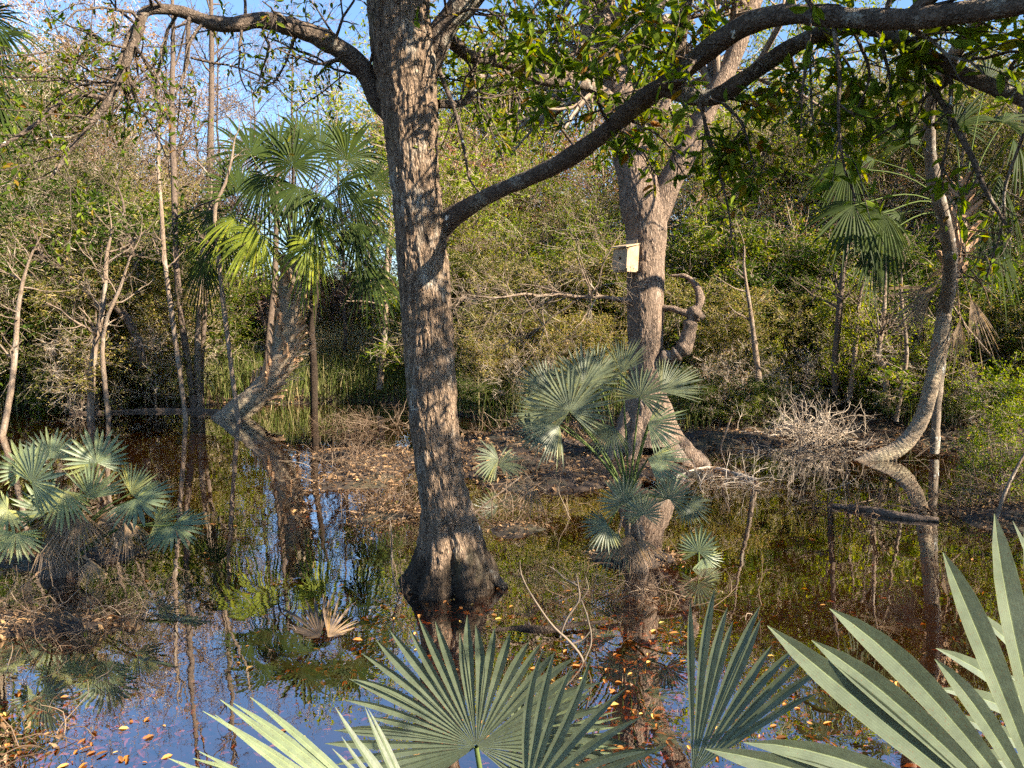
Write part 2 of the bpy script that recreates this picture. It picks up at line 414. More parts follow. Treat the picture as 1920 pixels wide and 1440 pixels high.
BLUE_FROND = mat_frond('blue_green_frond', (0.082, 0.102, 0.064), (0.132, 0.155, 0.100), (0.34, 0.21, 0.10), 0.16, 0.45, 26)
PALE_FROND = mat_frond('pale_green_frond', (0.145, 0.18, 0.095), (0.215, 0.25, 0.145), (0.36, 0.24, 0.12), 0.25, 0.42, 24)
GREY_FROND = mat_frond('grey_green_frond', (0.22, 0.235, 0.09), (0.31, 0.32, 0.145), (0.36, 0.24, 0.12), 0.2, 0.45, 24)
DEEP_FROND = mat_frond('deep_blue_green_frond', (0.098, 0.112, 0.062), (0.145, 0.160, 0.092), (0.30, 0.19, 0.09), 0.16, 0.42, 22)
PALM_FROND = mat_frond('palm_frond', (0.022, 0.036, 0.008), (0.050, 0.072, 0.014), None, 0.2, 0.6, 8, 0.12)
LIT_FROND = mat_frond('sun_tinted_palm_frond', (0.13, 0.16, 0.02), (0.24, 0.27, 0.035), None, 0.3, 0.5, 8, 0.15)  # same palm fans with sunlight put into the colour, yellower and brighter
DEAD_FROND = mat_frond('dead_frond', (0.15, 0.095, 0.06), (0.27, 0.185, 0.125), None, 0.1, 0.8, 20)
WET_FROND = mat_frond('sodden_frond', (0.06, 0.04, 0.027), (0.13, 0.085, 0.055), None, 0.05, 0.7, 20)
PETIOLE = mat_twig('frond_stalk', [(0.0, (0.06, 0.09, 0.03)), (1.0, (0.12, 0.15, 0.05))], 0.6)

def mat_ground():
    m, n, b = M_new('swamp_mud')
    v = coords(n)
    a = noise(n, v, 0.9, 6, 0.6); c = noise(n, v, 9.0, 5, 0.7)
    c1 = ramp(n, c, [(0.3, (0.014, 0.009, 0.006)), (0.55, (0.038, 0.023, 0.014)), (0.8, (0.085, 0.05, 0.028))])
    c2 = ramp(n, c, [(0.3, (0.025, 0.026, 0.010)), (0.7, (0.07, 0.06, 0.025))])
    f = ramp(n, a, [(0.5, (0, 0, 0)), (0.68, (1, 1, 1))])
    n.links.new(mix(n, f, c1, c2), b.inputs['Base Color'])
    b.inputs['Roughness'].default_value = 0.9
    bump(n, b, c, 0.7, 0.05)
    return m
def mat_water():
    m, n, b = M_new('tannin_water')
    n.nodes.remove(b)
    g = node(n, 'ShaderNodeBsdfGlossy', Roughness=0.0)
    g.inputs['Color'].default_value = (1, 1, 1, 1)
    t = n.nodes.new('ShaderNodeBsdfTransparent'); t.inputs['Color'].default_value = (0.60, 0.37, 0.17, 1)
    lw = node(n, 'ShaderNodeLayerWeight', Blend=0.5)
    pw = node(n, 'ShaderNodeMath', operation='POWER'); pw.inputs[1].default_value = 4.0; n.links.new(lw.outputs['Facing'], pw.inputs[0])
    fr = node(n, 'ShaderNodeMath', operation='MULTIPLY_ADD'); fr.inputs[1].default_value = 0.64; fr.inputs[2].default_value = 0.36; n.links.new(pw.outputs[0], fr.inputs[0])
    v = coords(n)
    nz = noise(n, v, 1.3, 2, 0.5)
    nf = noise(n, v, 9.0, 2, 0.5)
    ad = node(n, 'ShaderNodeMath', operation='MULTIPLY_ADD'); ad.inputs[1].default_value = 0.08
    n.links.new(nf, ad.inputs[0]); n.links.new(nz, ad.inputs[2])
    bp = node(n, 'ShaderNodeBump', Strength=0.06, Distance=0.06)
    n.links.new(ad.outputs[0], bp.inputs['Height']); n.links.new(bp.outputs[0], g.inputs['Normal']); n.links.new(bp.outputs[0], lw.inputs['Normal'])
    mx = n.nodes.new('ShaderNodeMixShader')
    n.links.new(fr.outputs[0], mx.inputs[0]); n.links.new(t.outputs[0], mx.inputs[1]); n.links.new(g.outputs[0], mx.inputs[2])
    n.links.new(mx.outputs[0], n.nodes['Material Output'].inputs[0])
    return m
def mat_wood():
    m, n, b = M_new('weathered_pine')
    v = coords(n, (14, 14, 1.6)); a = noise(n, v, 2.0, 5, 0.6)
    s = noise(n, coords(n), 9.0, 4, 0.6)
    c = ramp(n, a, [(0.3, (0.26, 0.175, 0.10)), (0.7, (0.45, 0.33, 0.21))])
    f = ramp(n, s, [(0.52, (0, 0, 0)), (0.66, (1, 1, 1))])
    c = mix(n, f, c, (0.30, 0.22, 0.11))
    n.links.new(c, b.inputs['Base Color']); b.inputs['Roughness'].default_value = 0.8
    bump(n, b, a, 0.3, 0.004)
    return m
MUD, WATER, WOOD = mat_ground(), mat_water(), mat_wood()
DARKHOLE = mat_twig('dark_interior', [(0.0, (0.02, 0.015, 0.01)), (1.0, (0.03, 0.02, 0.015))])

# ------------------------------------------------------------------ terrain and water
BX = np.array([-60, -12.7, -7.6, -3.7, -0.7, 2.6, 5.1, 7.3, 8.6, 60.0])
BY = np.array([24, 20.0, 21.5, 22.0, 18.5, 17.0, 16.0, 14.6, 13.6, 10.0])
MOUNDS = [(-2.0, 11.5, 0.9, 1.3, 0.23), (-2.7, 9.6, 0.5, 0.9, 0.17), (-1.5, 9.0, 0.7, 1.1, 0.22), (-2.9, 13.5, 0.9, 0.9, 0.19), (0.2, 13.6, 1.8, 1.7, 0.36), (0.6, 11.2, 1.1, 1.0, 0.22), (0.0, 8.6, 0.6, 0.6, 0.15), (2.1, 12.8, 1.4, 0.9, 0.28), (3.6, 15.0, 1.6, 0.8, 0.22), (-0.75, 7.1, 0.7, 0.4, 0.07),
          (-4.4, 7.5, 1.3, 0.7, 0.18), (1.15, 7.5, 0.6, 0.5, 0.16), (-2.9, 4.1, 0.8, 0.5, 0.10), (-3.6, 5.7, 1.2, 0.5, 0.13), (-3.0, 4.9, 0.9, 0.3, 0.07), (5.9, 8.9, 0.9, 0.8, 0.28),
          (4.4, 9.5, 1.2, 0.22, 0.11), (3.2, 11.6, 0.9, 0.35, 0.13), (-3.6, 6.0, 1.8, 0.4, 0.06), (-7.5, 18.6, 3.5, 0.5, 0.12), (4.6, 14.6, 1.5, 0.6, 0.14)]
def height(x, y):
    x = np.asarray(x, float); y = np.asarray(y, float)
    h = -0.15 + 0.14 * (fbm(x * 0.7, y * 0.7, 0, 5, 4) - 0.5) + 0.05 * (fbm(x * 3, y * 3, 0, 9, 2) - 0.5)
    nz_ = 0.35 + 1.3 * fbm(x * 1.3, y * 1.3, 7, 71, 3)
    for (mx, my, rx, ry, mh) in MOUNDS:
        h = h + mh * nz_ * np.exp(-(((x - mx) / rx) ** 2 + ((y - my) / ry) ** 2))
    d = y - np.interp(x, BX, BY) + 1.2 * (fbm(x * 0.5, y * 0.5, 3, 31, 3) - 0.5)
    h = h + 0.42 * np.clip(d / 2.2 + 0.5, 0, 1) ** 1.3 + np.clip(d, 0, 60) * 0.012
    h = h + 0.5 * np.clip((2.6 - y) / 1.6, 0, 1) ** 1.5          # the bank at the camera's feet
    return h
def sinhgrid(n, a, far, c): 
    k = math.asinh(far / a); return c + a * np.sinh(np.linspace(-k, k, n))
gx, gy = sinhgrid(330, 5.0, 500, 0.0), sinhgrid(330, 6.0, 500, 9.0)
GX, GY = np.meshgrid(gx, gy)
GZ = height(GX, GY)
ii = np.arange(330 * 330).reshape(330, 330)
mb = MB().add(np.stack([GX, GY, GZ], -1), np.stack([ii[:-1, :-1], ii[:-1, 1:], ii[1:, 1:], ii[1:, :-1]], -1).reshape(-1, 4), True)
g = link('ground', mb.mesh('ground', MUD)); tag(g, 'dark muddy swamp bottom and low leaf-strewn banks', kind='structure')
mb = MB().add([(-60, -8, 0), (60, -8, 0), (60, 45, 0), (-60, 45, 0)], [(0, 1, 2, 3)])
w_ = link('water', mb.mesh('water', WATER)); tag(w_, 'still dark tea-coloured water mirroring the trees and blue sky', kind='structure')

# ------------------------------------------------------------------ background trees and thicket
def leaf_points(rng, P, per, jit):
    S, N, _ = P.shape
    t = rng.uniform(0.15, 1.0, (S, per)) * (N - 1); i = np.minimum(t.astype(int), N - 2); f = (t - i)[..., None]
    s = np.arange(S)[:, None]
    p = P[s, i] * (1 - f) + P[s, i + 1] * f + rng.normal(0, jit, (S, per, 3))
    d = nrm(P[s, i + 1] - P[s, i]) * 0.6 + rng.normal(0, 0.7, (S, per, 3))
    return p.reshape(-1, 3), d.reshape(-1, 3)
def make_plant(name, seed, H, trunks, r0, n1, n2, n3, leafmat, twigmat, barkmat, per=6, leaf=0.08, lwidth=0.45, spread=0.5, lo=0.3, updir=0.12, wob=0.16, l1=0.42, shape=4, crown_top=1.0):
    """prototype (root + trunk + twigs + crown) at the origin"""
    rng = np.random.default_rng(seed)
    P0 = np.concatenate([rng.normal(0, 0.05 * H * (trunks > 1), (trunks, 2)), np.full((trunks, 1), -0.15)], 1)
    D0 = np.concatenate([rng.normal(0, spread * 0.4, (trunks, 2)), np.ones((trunks, 1))], 1)
    P, R = strands(rng, P0, D0, H * rng.uniform(0.75, 1.0, trunks), np.full(trunks, r0), 9, wob * 0.6, 0.05, 0.25)
    root = bpy.data.objects.new(name, None); COL.objects.link(root); root.empty_display_size = 0.1
    mb = MB(); tubes(mb, P, R, 7)
    p1 = spawn(rng, P, R, n1, 0.95, lo, 0.55, l1); P1, R1 = strands(rng, p1[0], p1[1], p1[2], p1[3], 6, wob, updir, 0.3)
    tubes(mb, P1, R1, 5)
    link('trunk', mb.mesh('trunk', barkmat), root)
    p2 = spawn(rng, P1, R1, n2, 0.9, 0.15, 0.6, 0.55); P2, R2 = strands(rng, p2[0], p2[1], p2[2], np.maximum(p2[3], 0.006), 5, wob * 1.3, 0.03, 0.35)
    p3 = spawn(rng, P2, R2, n3, 0.9, 0.1, 0.6, 0.6); P3, R3 = strands(rng, p3[0], p3[1], p3[2], np.maximum(p3[3], 0.0045), 4, wob * 1.5, 0.0, 0.5)
    mt = MB(); tubes(mt, P2, R2, 3); tubes(mt, P3, R3, 3)
    link('twigs', mt.mesh('twigs', twigmat), root)
    if leafmat is not None and per > 0:
        q, d = leaf_points(rng, P3, per, 0.05)
        ml = MB(); leaves(ml, q, d, rng.uniform(0.7, 1.25, len(q)) * leaf, lwidth, rng, 0.5, shape)
        link('crown', ml.mesh('crown', leafmat), root)
    return root
PROTO = {}
def proto(key, *a, **k): PROTO[key] = make_plant(key, *a, **k)
#      name                    seed  H  tr  r0   n1 n2 n3
proto('bare_tree',             11, 10.0, 1, 0.11, 22, 8, 7, DRY_LEAF, PALE_TWIG, THIN_BARK, per=5, leaf=0.075, l1=0.38)
proto('rusty_tree',            12, 9.0, 1, 0.12, 20, 8, 6, RUST_LEAF, PINK_TWIG, THIN_BARK, per=5, leaf=0.085, l1=0.42)
proto('leafy_tree',            13, 9.0, 1, 0.14, 18, 8, 7, GREEN_LEAF, TAN_TWIG, BROWN_BARK, per=9, leaf=0.085, l1=0.36, lo=0.45)
proto('olive_tree',            14, 8.0, 2, 0.09, 16, 7, 7, OLIVE_LEAF, TAN_TWIG, THIN_BARK, per=7, leaf=0.075, l1=0.42)
proto('dark_shrub',            15, 4.0, 4, 0.04, 10, 6, 6, DARK_LEAF, TAN_TWIG, BROWN_BARK, per=8, leaf=0.07, l1=0.45, lo=0.12, spread=1.0)
proto('green_shrub',           16, 3.2, 5, 0.03, 9, 6, 6, GREEN_LEAF, TAN_TWIG, THIN_BARK, per=9, leaf=0.07, l1=0.5, lo=0.1, spread=1.1)
proto('olive_shrub',           17, 3.4, 5, 0.03, 9, 6, 6, OLIVE_LEAF, TAN_TWIG, THIN_BARK, per=8, leaf=0.065, l1=0.5, lo=0.1, spread=1.1)
proto('bare_shrub',            18, 3.0, 7, 0.022, 7, 5, 5, DRY_LEAF, PALE_TWIG, THIN_BARK, per=1, leaf=0.05, l1=0.5, lo=0.1, spread=1.4, wob=0.22)
proto('lime_shrub',            19, 2.4, 3, 0.02, 9, 5, 5, LIME_LEAF, TAN_TWIG, THIN_BARK, per=7, leaf=0.06, l1=0.5, lo=0.15, spread=1.0)
proto('lime_tree', 20, 7.0, 2, 0.08, 14, 7, 7, LIME_LEAF, TAN_TWIG, THIN_BARK, per=7, leaf=0.08, l1=0.42)
proto('twig_tree', 24, 12.0, 1, 0.07, 26, 7, 7, None, BROWN_TWIG, BROWN_BARK, per=0, l1=0.30, lo=0.25)
USED = {k: False for k in PROTO}
PLANTS = {k: [] for k in PROTO}
prng = np.random.default_rng(77)
def plant(key, px, Y, top_py, wide=1.0, rot=None):
    """a copy standing Y metres off under pixel column px, its top at pixel row top_py"""
    X = (px - 960) / FPX * Y
    z = float(height(X, Y))
    Hgt = at(px, top_py, Y)[2] - z
    H0 = {'bare_tree': 10.5, 'rusty_tree': 9.5, 'leafy_tree': 9.5, 'olive_tree': 8.4, 'dark_shrub': 4.3, 'green_shrub': 3.5, 'olive_shrub': 3.7, 'bare_shrub': 3.3, 'lime_shrub': 2.6, 'lime_tree': 7.4, 'twig_tree': 12.4}[key]
    s = max(Hgt, 0.8) / H0
    r = prng.uniform(0, 6.28) if rot is None else rot
    root = PROTO[key]
    sc = (s * wide, s * wide, s)
    if not USED[key]:
        USED[key] = True; root.location = (X, Y, z); root.rotation_euler = (0, 0, r); root.scale = sc; o = root
    else: o = copy_tree(root, (X, Y, z), r, sc)
    PLANTS[key].append(o)
    return o
# far wall of trees
for px, top in [(-60, -160), (-20, -140), (20, -140), (70, -150), (110, -140), (150, -120), (190, -60), (225, -20), (255, 20), (290, 190), (420, 400), (520, 410), (640, 390), (880, 200), (1000, 200), (1330, 60), (1450, 0), (1600, -20), (1720, -40), (1850, -20)]:
    plant('bare_tree', px, prng.uniform(33, 40), top, 1.2)
for px, Y, top in [(1330, 23, 150), (1460, 22.5, 170), (1540, 22, 220), (1680, 21, 200), (1880, 19, 200), (960, 23.5, 380), (1080, 23, 370)]:
    plant('bare_tree', px, Y, top, 1.3)
for px, Y, top in [(370, 34, 390), (440, 32, 370), (510, 34, 390), (580, 33, 385), (650, 34, 370), (710, 32, 340), (770, 33, 320), (850, 29, 215), (930, 28, 225), (1010, 28, 230), (1090, 28, 215), (1150, 28, 190), (300, 34, 320)]:
    plant('rusty_tree', px, Y, top, 1.25)
for px, Y, top in [(-60, 30, -80), (20, 27, 60), (700, 58, 60), (775, 50, 0), (840, 34, 0), (930, 33, -80), (1060, 35, -90), (1180, 34, -80), (1300, 31, -30), (1420, 29, 60), (1540, 30, 0), (1660, 28, -20), (1790, 26, 20), (1900, 24, -60), (1990, 22, -80)]:
    plant('leafy_tree', px, Y, top, 1.15)
for px, Y, top in [(30, 25, 190), (120, 24, 240), (215, 26, 270), (310, 30, 350), (1310, 26, 160), (1380, 24, 140), (1480, 25, 180), (1580, 25, 150), (1700, 23, 140), (1840, 21, 120), (1960, 20, 60), (890, 25, 340), (1000, 25, 330), (1110, 25, 340)]:
    plant('olive_tree', px, Y, top, 1.2)
for px, Y, top in [(1285, 22, 240), (1360, 24, 260), (1440, 27, 0), (1560, 27, -60), (1680, 26, -40), (1800, 25, -60), (1620, 25, 120), (1760, 24, 180), (850, 29, -20), (880, 28, 60), (990, 28, 90), (1900, 22, 100), (80, 26, 330), (1640, 24, 240), (170, 24, 300), (260, 25, 340), (920, 26, 300), (1060, 26, 310), (1150, 27, 240)]:
    plant('lime_tree', px, Y, top, 1.0)
for px, Y, top in [(300, 30, -60), (450, 34, -20), (520, 32, 40), (590, 33, -80), (640, 30, 20), (350, 33, 60), (230, 28, -100), (900, 30, 60)]:
    plant('twig_tree', px, Y, top, 1.1)
for px, Y, top in [(3300, 7.5, -900)]:  # unseen tree right of the frame, added to shade the foreground water
    plant('leafy_tree', px, Y, top, 1.0)
for px, Y, top in [(2160, 17.5, 120), (3000, 6.2, -700)]:  # the second stands unseen off to the right, added for its shade
    plant('olive_tree', px, Y, top, 1.1)
# thicket on the far bank
for px, Y, top in [(-40, 21, 300), (40, 22, 330), (110, 21.5, 360), (190, 22, 350), (270, 23, 380), (1290, 20, 440), (1400, 20.5, 450), (1500, 20, 480), (1600, 19.5, 470), (1700, 19, 440), (1830, 17.5, 430), (1930, 16, 420), (980, 22, 560)]:
    plant('dark_shrub', px, Y, top, 1.3)
for px, Y, top in [(20, 24, 250), (120, 25, 300), (210, 25, 330), (290, 26, 400), (350, 27, 470), (880, 25, 400), (950, 24, 430), (1040, 24, 430), (1130, 23, 420), (1280, 23, 360), (1340, 22, 400), (1420, 22, 390), (1500, 22, 400), (1580, 21.5, 390), (1660, 21, 400), (1740, 20, 420), (1810, 19, 480), (1890, 17, 470), (1960, 16, 380), (640, 40, 500), (740, 38, 480), (450, 38, 500), (540, 40, 500), (410, 44, 490), (480, 46, 480), (520, 44, 490), (590, 46, 480), (630, 44, 480), (690, 46, 480)]:
    plant('green_shrub', px, Y, top, 1.3)
for px, Y, top in [(-20, 20.2, 460), (60, 20.4, 480), (140, 20.3, 500), (220, 20.4, 500), (290, 21, 520), (0, 22, 400), (80, 22.5, 420), (170, 22, 430), (250, 22.5, 450), (320, 24, 500), (900, 20, 560), (960, 19.6, 580), (1040, 19.2, 590), (1110, 18.8, 590), (910, 22, 480), (1000, 21.5, 490), (1080, 21, 480), (1150, 20.5, 470), (1280, 19, 520), (1370, 18.5, 540), (1470, 19, 550), (1560, 19, 560), (1650, 18, 560), (1760, 17, 560), (1880, 15.5, 560)]:
    plant('olive_shrub', px, Y, top, 1.3)
for px, Y, top in [(150, 19.6, 580), (300, 20.5, 580), (1010, 18.6, 640), (1350, 16.8, 650), (1500, 16.6, 640), (1690, 16, 600), (1830, 14.6, 680)]:
    plant('bare_shrub', px, Y, top, 1.2)
for px, Y, top in [(1900, 10.2, 690), (1840, 11.5, 800), (1450, 17.5, 640), (1600, 16.5, 520), (130, 20, 540), (60, 20.5, 560), (1770, 15, 600), (1330, 17.5, 700)]:
    plant('lime_shrub', px, Y, top, 1.0)
for px, Y, top in [(1280, 16.8, 690), (1330, 17.2, 670), (1390, 16.6, 700), (1460, 16.8, 690), (1640, 16, 700), (1700, 15.4, 720), (1800, 14.6, 720), (900, 19, 690), (980, 18.6, 700), (640, 23, 690), (540, 23, 690), (470, 23.5, 680)]:
    plant('green_shrub' if px % 20 else 'dark_shrub', px, Y, top, 1.5)

ORD = ['first', 'second', 'third', 'fourth', 'fifth', 'sixth', 'seventh', 'eighth', 'ninth', 'tenth', 'eleventh', 'twelfth', 'thirteenth', 'fourteenth', 'fifteenth', 'sixteenth', 'seventeenth', 'eighteenth', 'nineteenth', 'twentieth', 'twenty-first', 'twenty-second', 'twenty-third', 'twenty-fourth', 'twenty-fifth', 'twenty-sixth', 'twenty-seventh', 'twenty-eighth', 'twenty-ninth', 'thirtieth']
def ordinal_labels(objs, text, cat, group, key=None):
    objs = sorted(objs, key=key or (lambda o: project(o.location)[0]))
    for i, o in enumerate(objs):
        tag(o, text % ORD[i] if i < len(ORD) else text % ('%dth' % (i + 1)), cat, group)
ordinal_labels(PLANTS['bare_tree'], 'pale bare twiggy tree in the far wood, %s of its kind from the left', 'tree', 'pale bare trees of the far wood')
ordinal_labels(PLANTS['rusty_tree'], 'pinkish rust-leaved tree behind the palm and oak, %s of its kind from the left', 'tree', 'rust-leaved trees of the far wood')
ordinal_labels(PLANTS['leafy_tree'], 'tall green-leaved tree behind the thicket, %s of its kind from the left', 'tree', 'green trees behind the thicket')
ordinal_labels(PLANTS['olive_tree'], 'olive-leaved double-stemmed tree beyond the water, %s of its kind from the left', 'tree', 'olive trees beyond the water')
ordinal_labels(PLANTS['dark_shrub'], 'dark green many-stemmed shrub on the far bank, %s of its kind from the left', 'shrub', 'dark shrubs on the far bank')
ordinal_labels(PLANTS['green_shrub'], 'mid green sunlit shrub on the far bank, %s of its kind from the left', 'shrub', 'green shrubs on the far bank')
ordinal_labels(PLANTS['olive_shrub'], 'yellowish olive shrub at the water edge, %s of its kind from the left', 'shrub', 'olive shrubs at the water edge')
ordinal_labels(PLANTS['bare_shrub'], 'leafless pale twiggy shrub at the water edge, %s of its kind from the left', 'shrub', 'leafless shrubs at the water edge')
ordinal_labels(PLANTS['lime_tree'], 'bright yellow-green tree in the wood behind, %s of its kind from the left', 'tree', 'yellow-green trees in the wood')
ordinal_labels(PLANTS['twig_tree'], 'leafless brown twiggy tree against the sky, %s of its kind from the left', 'tree', 'leafless trees against the sky')
ordinal_labels(PLANTS['lime_shrub'], 'bright lime-green young shrub, %s of its kind from the left', 'shrub', 'lime green young shrubs')

# grass and reeds
def blades(mb, rng, X, Y, Z, h, w, lean=0.25):
    n = len(X); a = rng.uniform(0, 6.28, n)
    dx, dy = np.cos(a) * w, np.sin(a) * w
    lx, ly = rng.normal(0, lean, n) * h, rng.normal(0, lean, n) * h
    B = np.stack([X, Y, Z], -1)
    v = np.stack([B + np.stack([-dx, -dy, 0 * h], -1), B + np.stack([dx, dy, 0 * h], -1), B + np.stack([lx * .35 + dx * .7, ly * .35 + dy * .7, h * .6], -1), B + np.stack([lx * .35 - dx * .7, ly * .35 - dy * .7, h * .6], -1), B + np.stack([lx, ly, h], -1)], 1)
    b = np.arange(n)[:, None] * 5
    mb.add(v.reshape(-1, 3), b + [[0, 1, 2, 3]]); mb.add(np.zeros((0, 3)), np.zeros((0, 3), int))
    mb.f.append((b + [[3, 2, 4]]) + (mb.n - n * 5)); mb.s.append(False); mb.v.append(np.zeros((0, 3), np.float32))
rng = np.random.default_rng(5)
n = 60000
Y = rng.uniform(15, 34, n); u = rng.uniform(-0.68, 0.66, n); X = u * Y
d = Y - np.interp(X, BX, BY); k = (d > -0.25) & ~((X > 4.2) & (X < 7.6) & (Y < 17.6)) & ((d < 4) | (rng.uniform(0, 1, n) < 0.4))
X, Y = X[k], Y[k]
mb = MB(); blades(mb, rng, X, Y, height(X, Y), rng.uniform(0.25, 1.1, len(X)) * (0.5 + fbm(X * .6, Y * .6, 0, 12, 2)), rng.uniform(0.006, 0.014, len(X)))
o = link('reeds', mb.mesh('reeds', GRASS)); tag(o, 'green and straw reeds growing along the far bank', kind='stuff')
n = 16000
Y = rng.uniform(30, 46, n); X = rng.uniform(-0.30, 0.0, n) * Y
mb = MB(); blades(mb, rng, X, Y, height(X, Y), rng.uniform(0.7, 2.0, n), rng.uniform(0.012, 0.022, n))
o = link('dry_grass', mb.mesh('dry_grass', STRAW)); tag(o, 'sunlit straw-yellow tall grass in the clearing behind the palm', kind='stuff')

# ------------------------------------------------------------------ fans (palm fronds)
def fan(rng, hub, tip, normal, nseg=26, spread=210, fused=0.45, droop=0.1, cup=0.0, stations=8, pleat=0.35, jit=0.06, dp=2.2, side=0.72, wid=1.0, droopj=0.5, taper=2.3, grow=0.0, fold=0.0, wander=0.5):
    hub, tip = np.asarray(hub, float), np.asarray(tip, float)
    R = np.linalg.norm(tip - hub); ey = (tip - hub) / R
    ex = nrm(np.cross(ey, normal)); ez = np.cross(ex, ey)
    sp = math.radians(spread); da = sp / nseg; out = []
    for i in range(nseg):
        a0 = (i + 0.5) * da - sp / 2
        L = R * (side + (1 - side) * math.cos(a0 * 0.8)) * (1 + rng.normal(0, jit))
        if rng.uniform() < 0.09: L *= rng.uniform(0.72, 0.9)
        s = np.linspace(0.015, 1, stations); f = fused * rng.uniform(0.85, 1.1)
        r = s * L
        a = a0 + rng.normal(0, da * 0.7 * wander) * np.clip(s - f, 0, 1) ** 1.5 + rng.normal(0, da * 0.10)
        w0 = f * L * math.tan(da / 2)
        q = np.clip((s - f) / (1 - f), 0, 1)
        hw = np.where(s < f, r * math.tan(da / 2), (w0 * (1 + 0.3 * (wid - 0.6) * np.sin(math.pi * np.minimum(q * 1.3, 1))) + grow * (r - f * L) * math.tan(da / 2)) * (1 - q ** taper))
        hw = np.maximum(hw, 0.0006)
        z = cup * R * (r / R) ** 2 * (np.sin(a0) ** 2) + fold * np.abs(r * np.sin(a0))
        c = np.stack([r * np.sin(a), r * np.cos(a), z + 0 * s], -1)
        perp = np.stack([np.cos(a), -np.sin(a), 0 * s], -1)
        mid = c + np.array([0, 0, -1.0]) * (hw * pleat)[:, None]
        v = np.stack([c - perp * hw[:, None], mid, c + perp * hw[:, None]], 1)
        wv = hub + v[..., :1] * ex + v[..., 1:2] * ey + v[..., 2:] * ez
        wv[..., 2] -= (droop * L * s ** dp * (1 + rng.uniform(-droopj, droopj)))[:, None]
        N = stations
        b = np.arange(N - 1)[:, None] * 3
        fc = np.concatenate([b + [[0, 1, 4, 3]], b + [[1, 2, 5, 4]]])
        out.append((wv.reshape(-1, 3), fc, np.repeat(s, 3), np.tile([-1.0, 0.0, 1.0], N)))
    return out
def add_tip(me, vals, across):
    for nm, vv in (('tip', vals), ('across', across)):
        at_ = me.attributes.new(nm, 'FLOAT', 'POINT'); at_.data.foreach_set('value', np.asarray(vv, np.float32))
def frond(root, rng, hub, tip, base, mat, normal=None, seg_parts=False, pet_r=0.012, pet_bow=0.15, pet_mat=None, label=None, name='frond', **kw):
    """one fan leaf of a palm: blade mesh as the part, its stalk as a sub-part; for near fans every leaf blade is a sub-part"""
    hub = np.asarray(hub, float); tip = np.asarray(tip, float)
    if normal is None: normal = nrm(np.array([0, 0, CAM_H]) - hub) + np.array([0, 0, 0.5])
    segs = fan(rng, hub, tip, normal, **kw)
    pm = MB()
    if base is not None:
        base = np.asarray(base, float)
        mid = (base + hub) / 2 + np.array([0, 0, pet_bow]) * np.linalg.norm(hub - base)
        pts = resample([base, mid, hub], 10)
        tubes(pm, pts, np.linspace(pet_r * 1.5, pet_r * 0.8, 10), 6)
    if seg_parts:
        fr = part(name, pm, pet_mat or PETIOLE, root)
        for v, f, tp, ac in segs:
            m_ = MB().add(v, f, False); me = m_.mesh('leaf_blade', mat, root.location); add_tip(me, tp, ac)
            link('leaf_blade', me, fr)
    else:
        bm_ = MB(); tv, av = [], []
        for v, f, tp, ac in segs: bm_.add(v, f, False); tv.append(tp); av.append(ac)
        me = bm_.mesh(name, mat, root.location); add_tip(me, np.concatenate(tv), np.concatenate(av))
        fr = link(name, me, root)
        if base is not None: link('stalk', pm.mesh('stalk', pet_mat or PETIOLE, root.location), fr)
    if label: fr['label'] = label
    return fr

def path_px(pts, Ys=None):
    """[(px, py, Y, width_px)] -> world path with radius"""
    return np.array([[*at(p[0], p[1], p[2]), p[3] * p[2] / FPX / 2] for p in pts])
def limb(mb, pts, n=24, sides=8, rough=0.06, seed=0):
    Q = resample(path_px(pts), n); P, R = Q[:, :3], Q[:, 3]
    k = np.arange(n)
    R = R * (1 + rough * 2 * (vnoise(k * 0.6, seed, 0, seed) - 0.5))
    tubes(mb, P, np.maximum(R, 0.002), sides)
    return P, R
def trunk_mesh(mb, Q, nh, na, bark=0.012, bark_s=(9, 2.2), lobes=None, seed=0, rings=None):
    """displaced trunk; Q = world path + radius"""
    Q = resample(Q, nh); P, R = Q[:, :3], Q[:, 3]
    T = nrm(np.gradient(P, axis=0)); U = nrm(np.cross(T, np.array([0, 1.0, 0]))); V = np.cross(T, U)
    a = np.arange(na) / na * 2 * np.pi
    d = np.concatenate([[0], np.cumsum(np.linalg.norm(np.diff(P, axis=0), axis=1))])
    A, D = np.meshgrid(a, d)
    ca, sa = np.cos(A), np.sin(A); r = R[:, None] * np.ones_like(A)
    if lobes is not None: r = r + lobes(A, D, d[-1])
    wx = 0.5 * (fbm(ca * 2, sa * 2, D * 1.5, seed + 3, 2) - 0.5)
    rid = np.abs(fbm((ca + wx) * bark_s[0] * R[:, None] * 3, (sa + wx) * bark_s[0] * R[:, None] * 3, D * bark_s[1], seed, 3) - 0.5) * 2
    if bark: r = r + bark * (np.minimum(rid * 2.2, 1.0) - 0.6)
    r = r * (1 + 0.07 * (fbm(ca * 0.9, sa * 0.9, D * 1.1, seed + 8, 2) - 0.5))
    if rings is not None: r = r + rings(D, A)
    W_ = P[:, None] + r[..., None] * (ca[..., None] * U[:, None] + sa[..., None] * V[:, None])
    idx = np.arange(nh * na).reshape(nh, na); nx = np.roll(idx, -1, 1)
    mb.add(W_.reshape(-1, 3), np.stack([idx[:-1], nx[:-1], nx[1:], idx[1:]], -1).reshape(-1, 4), True)

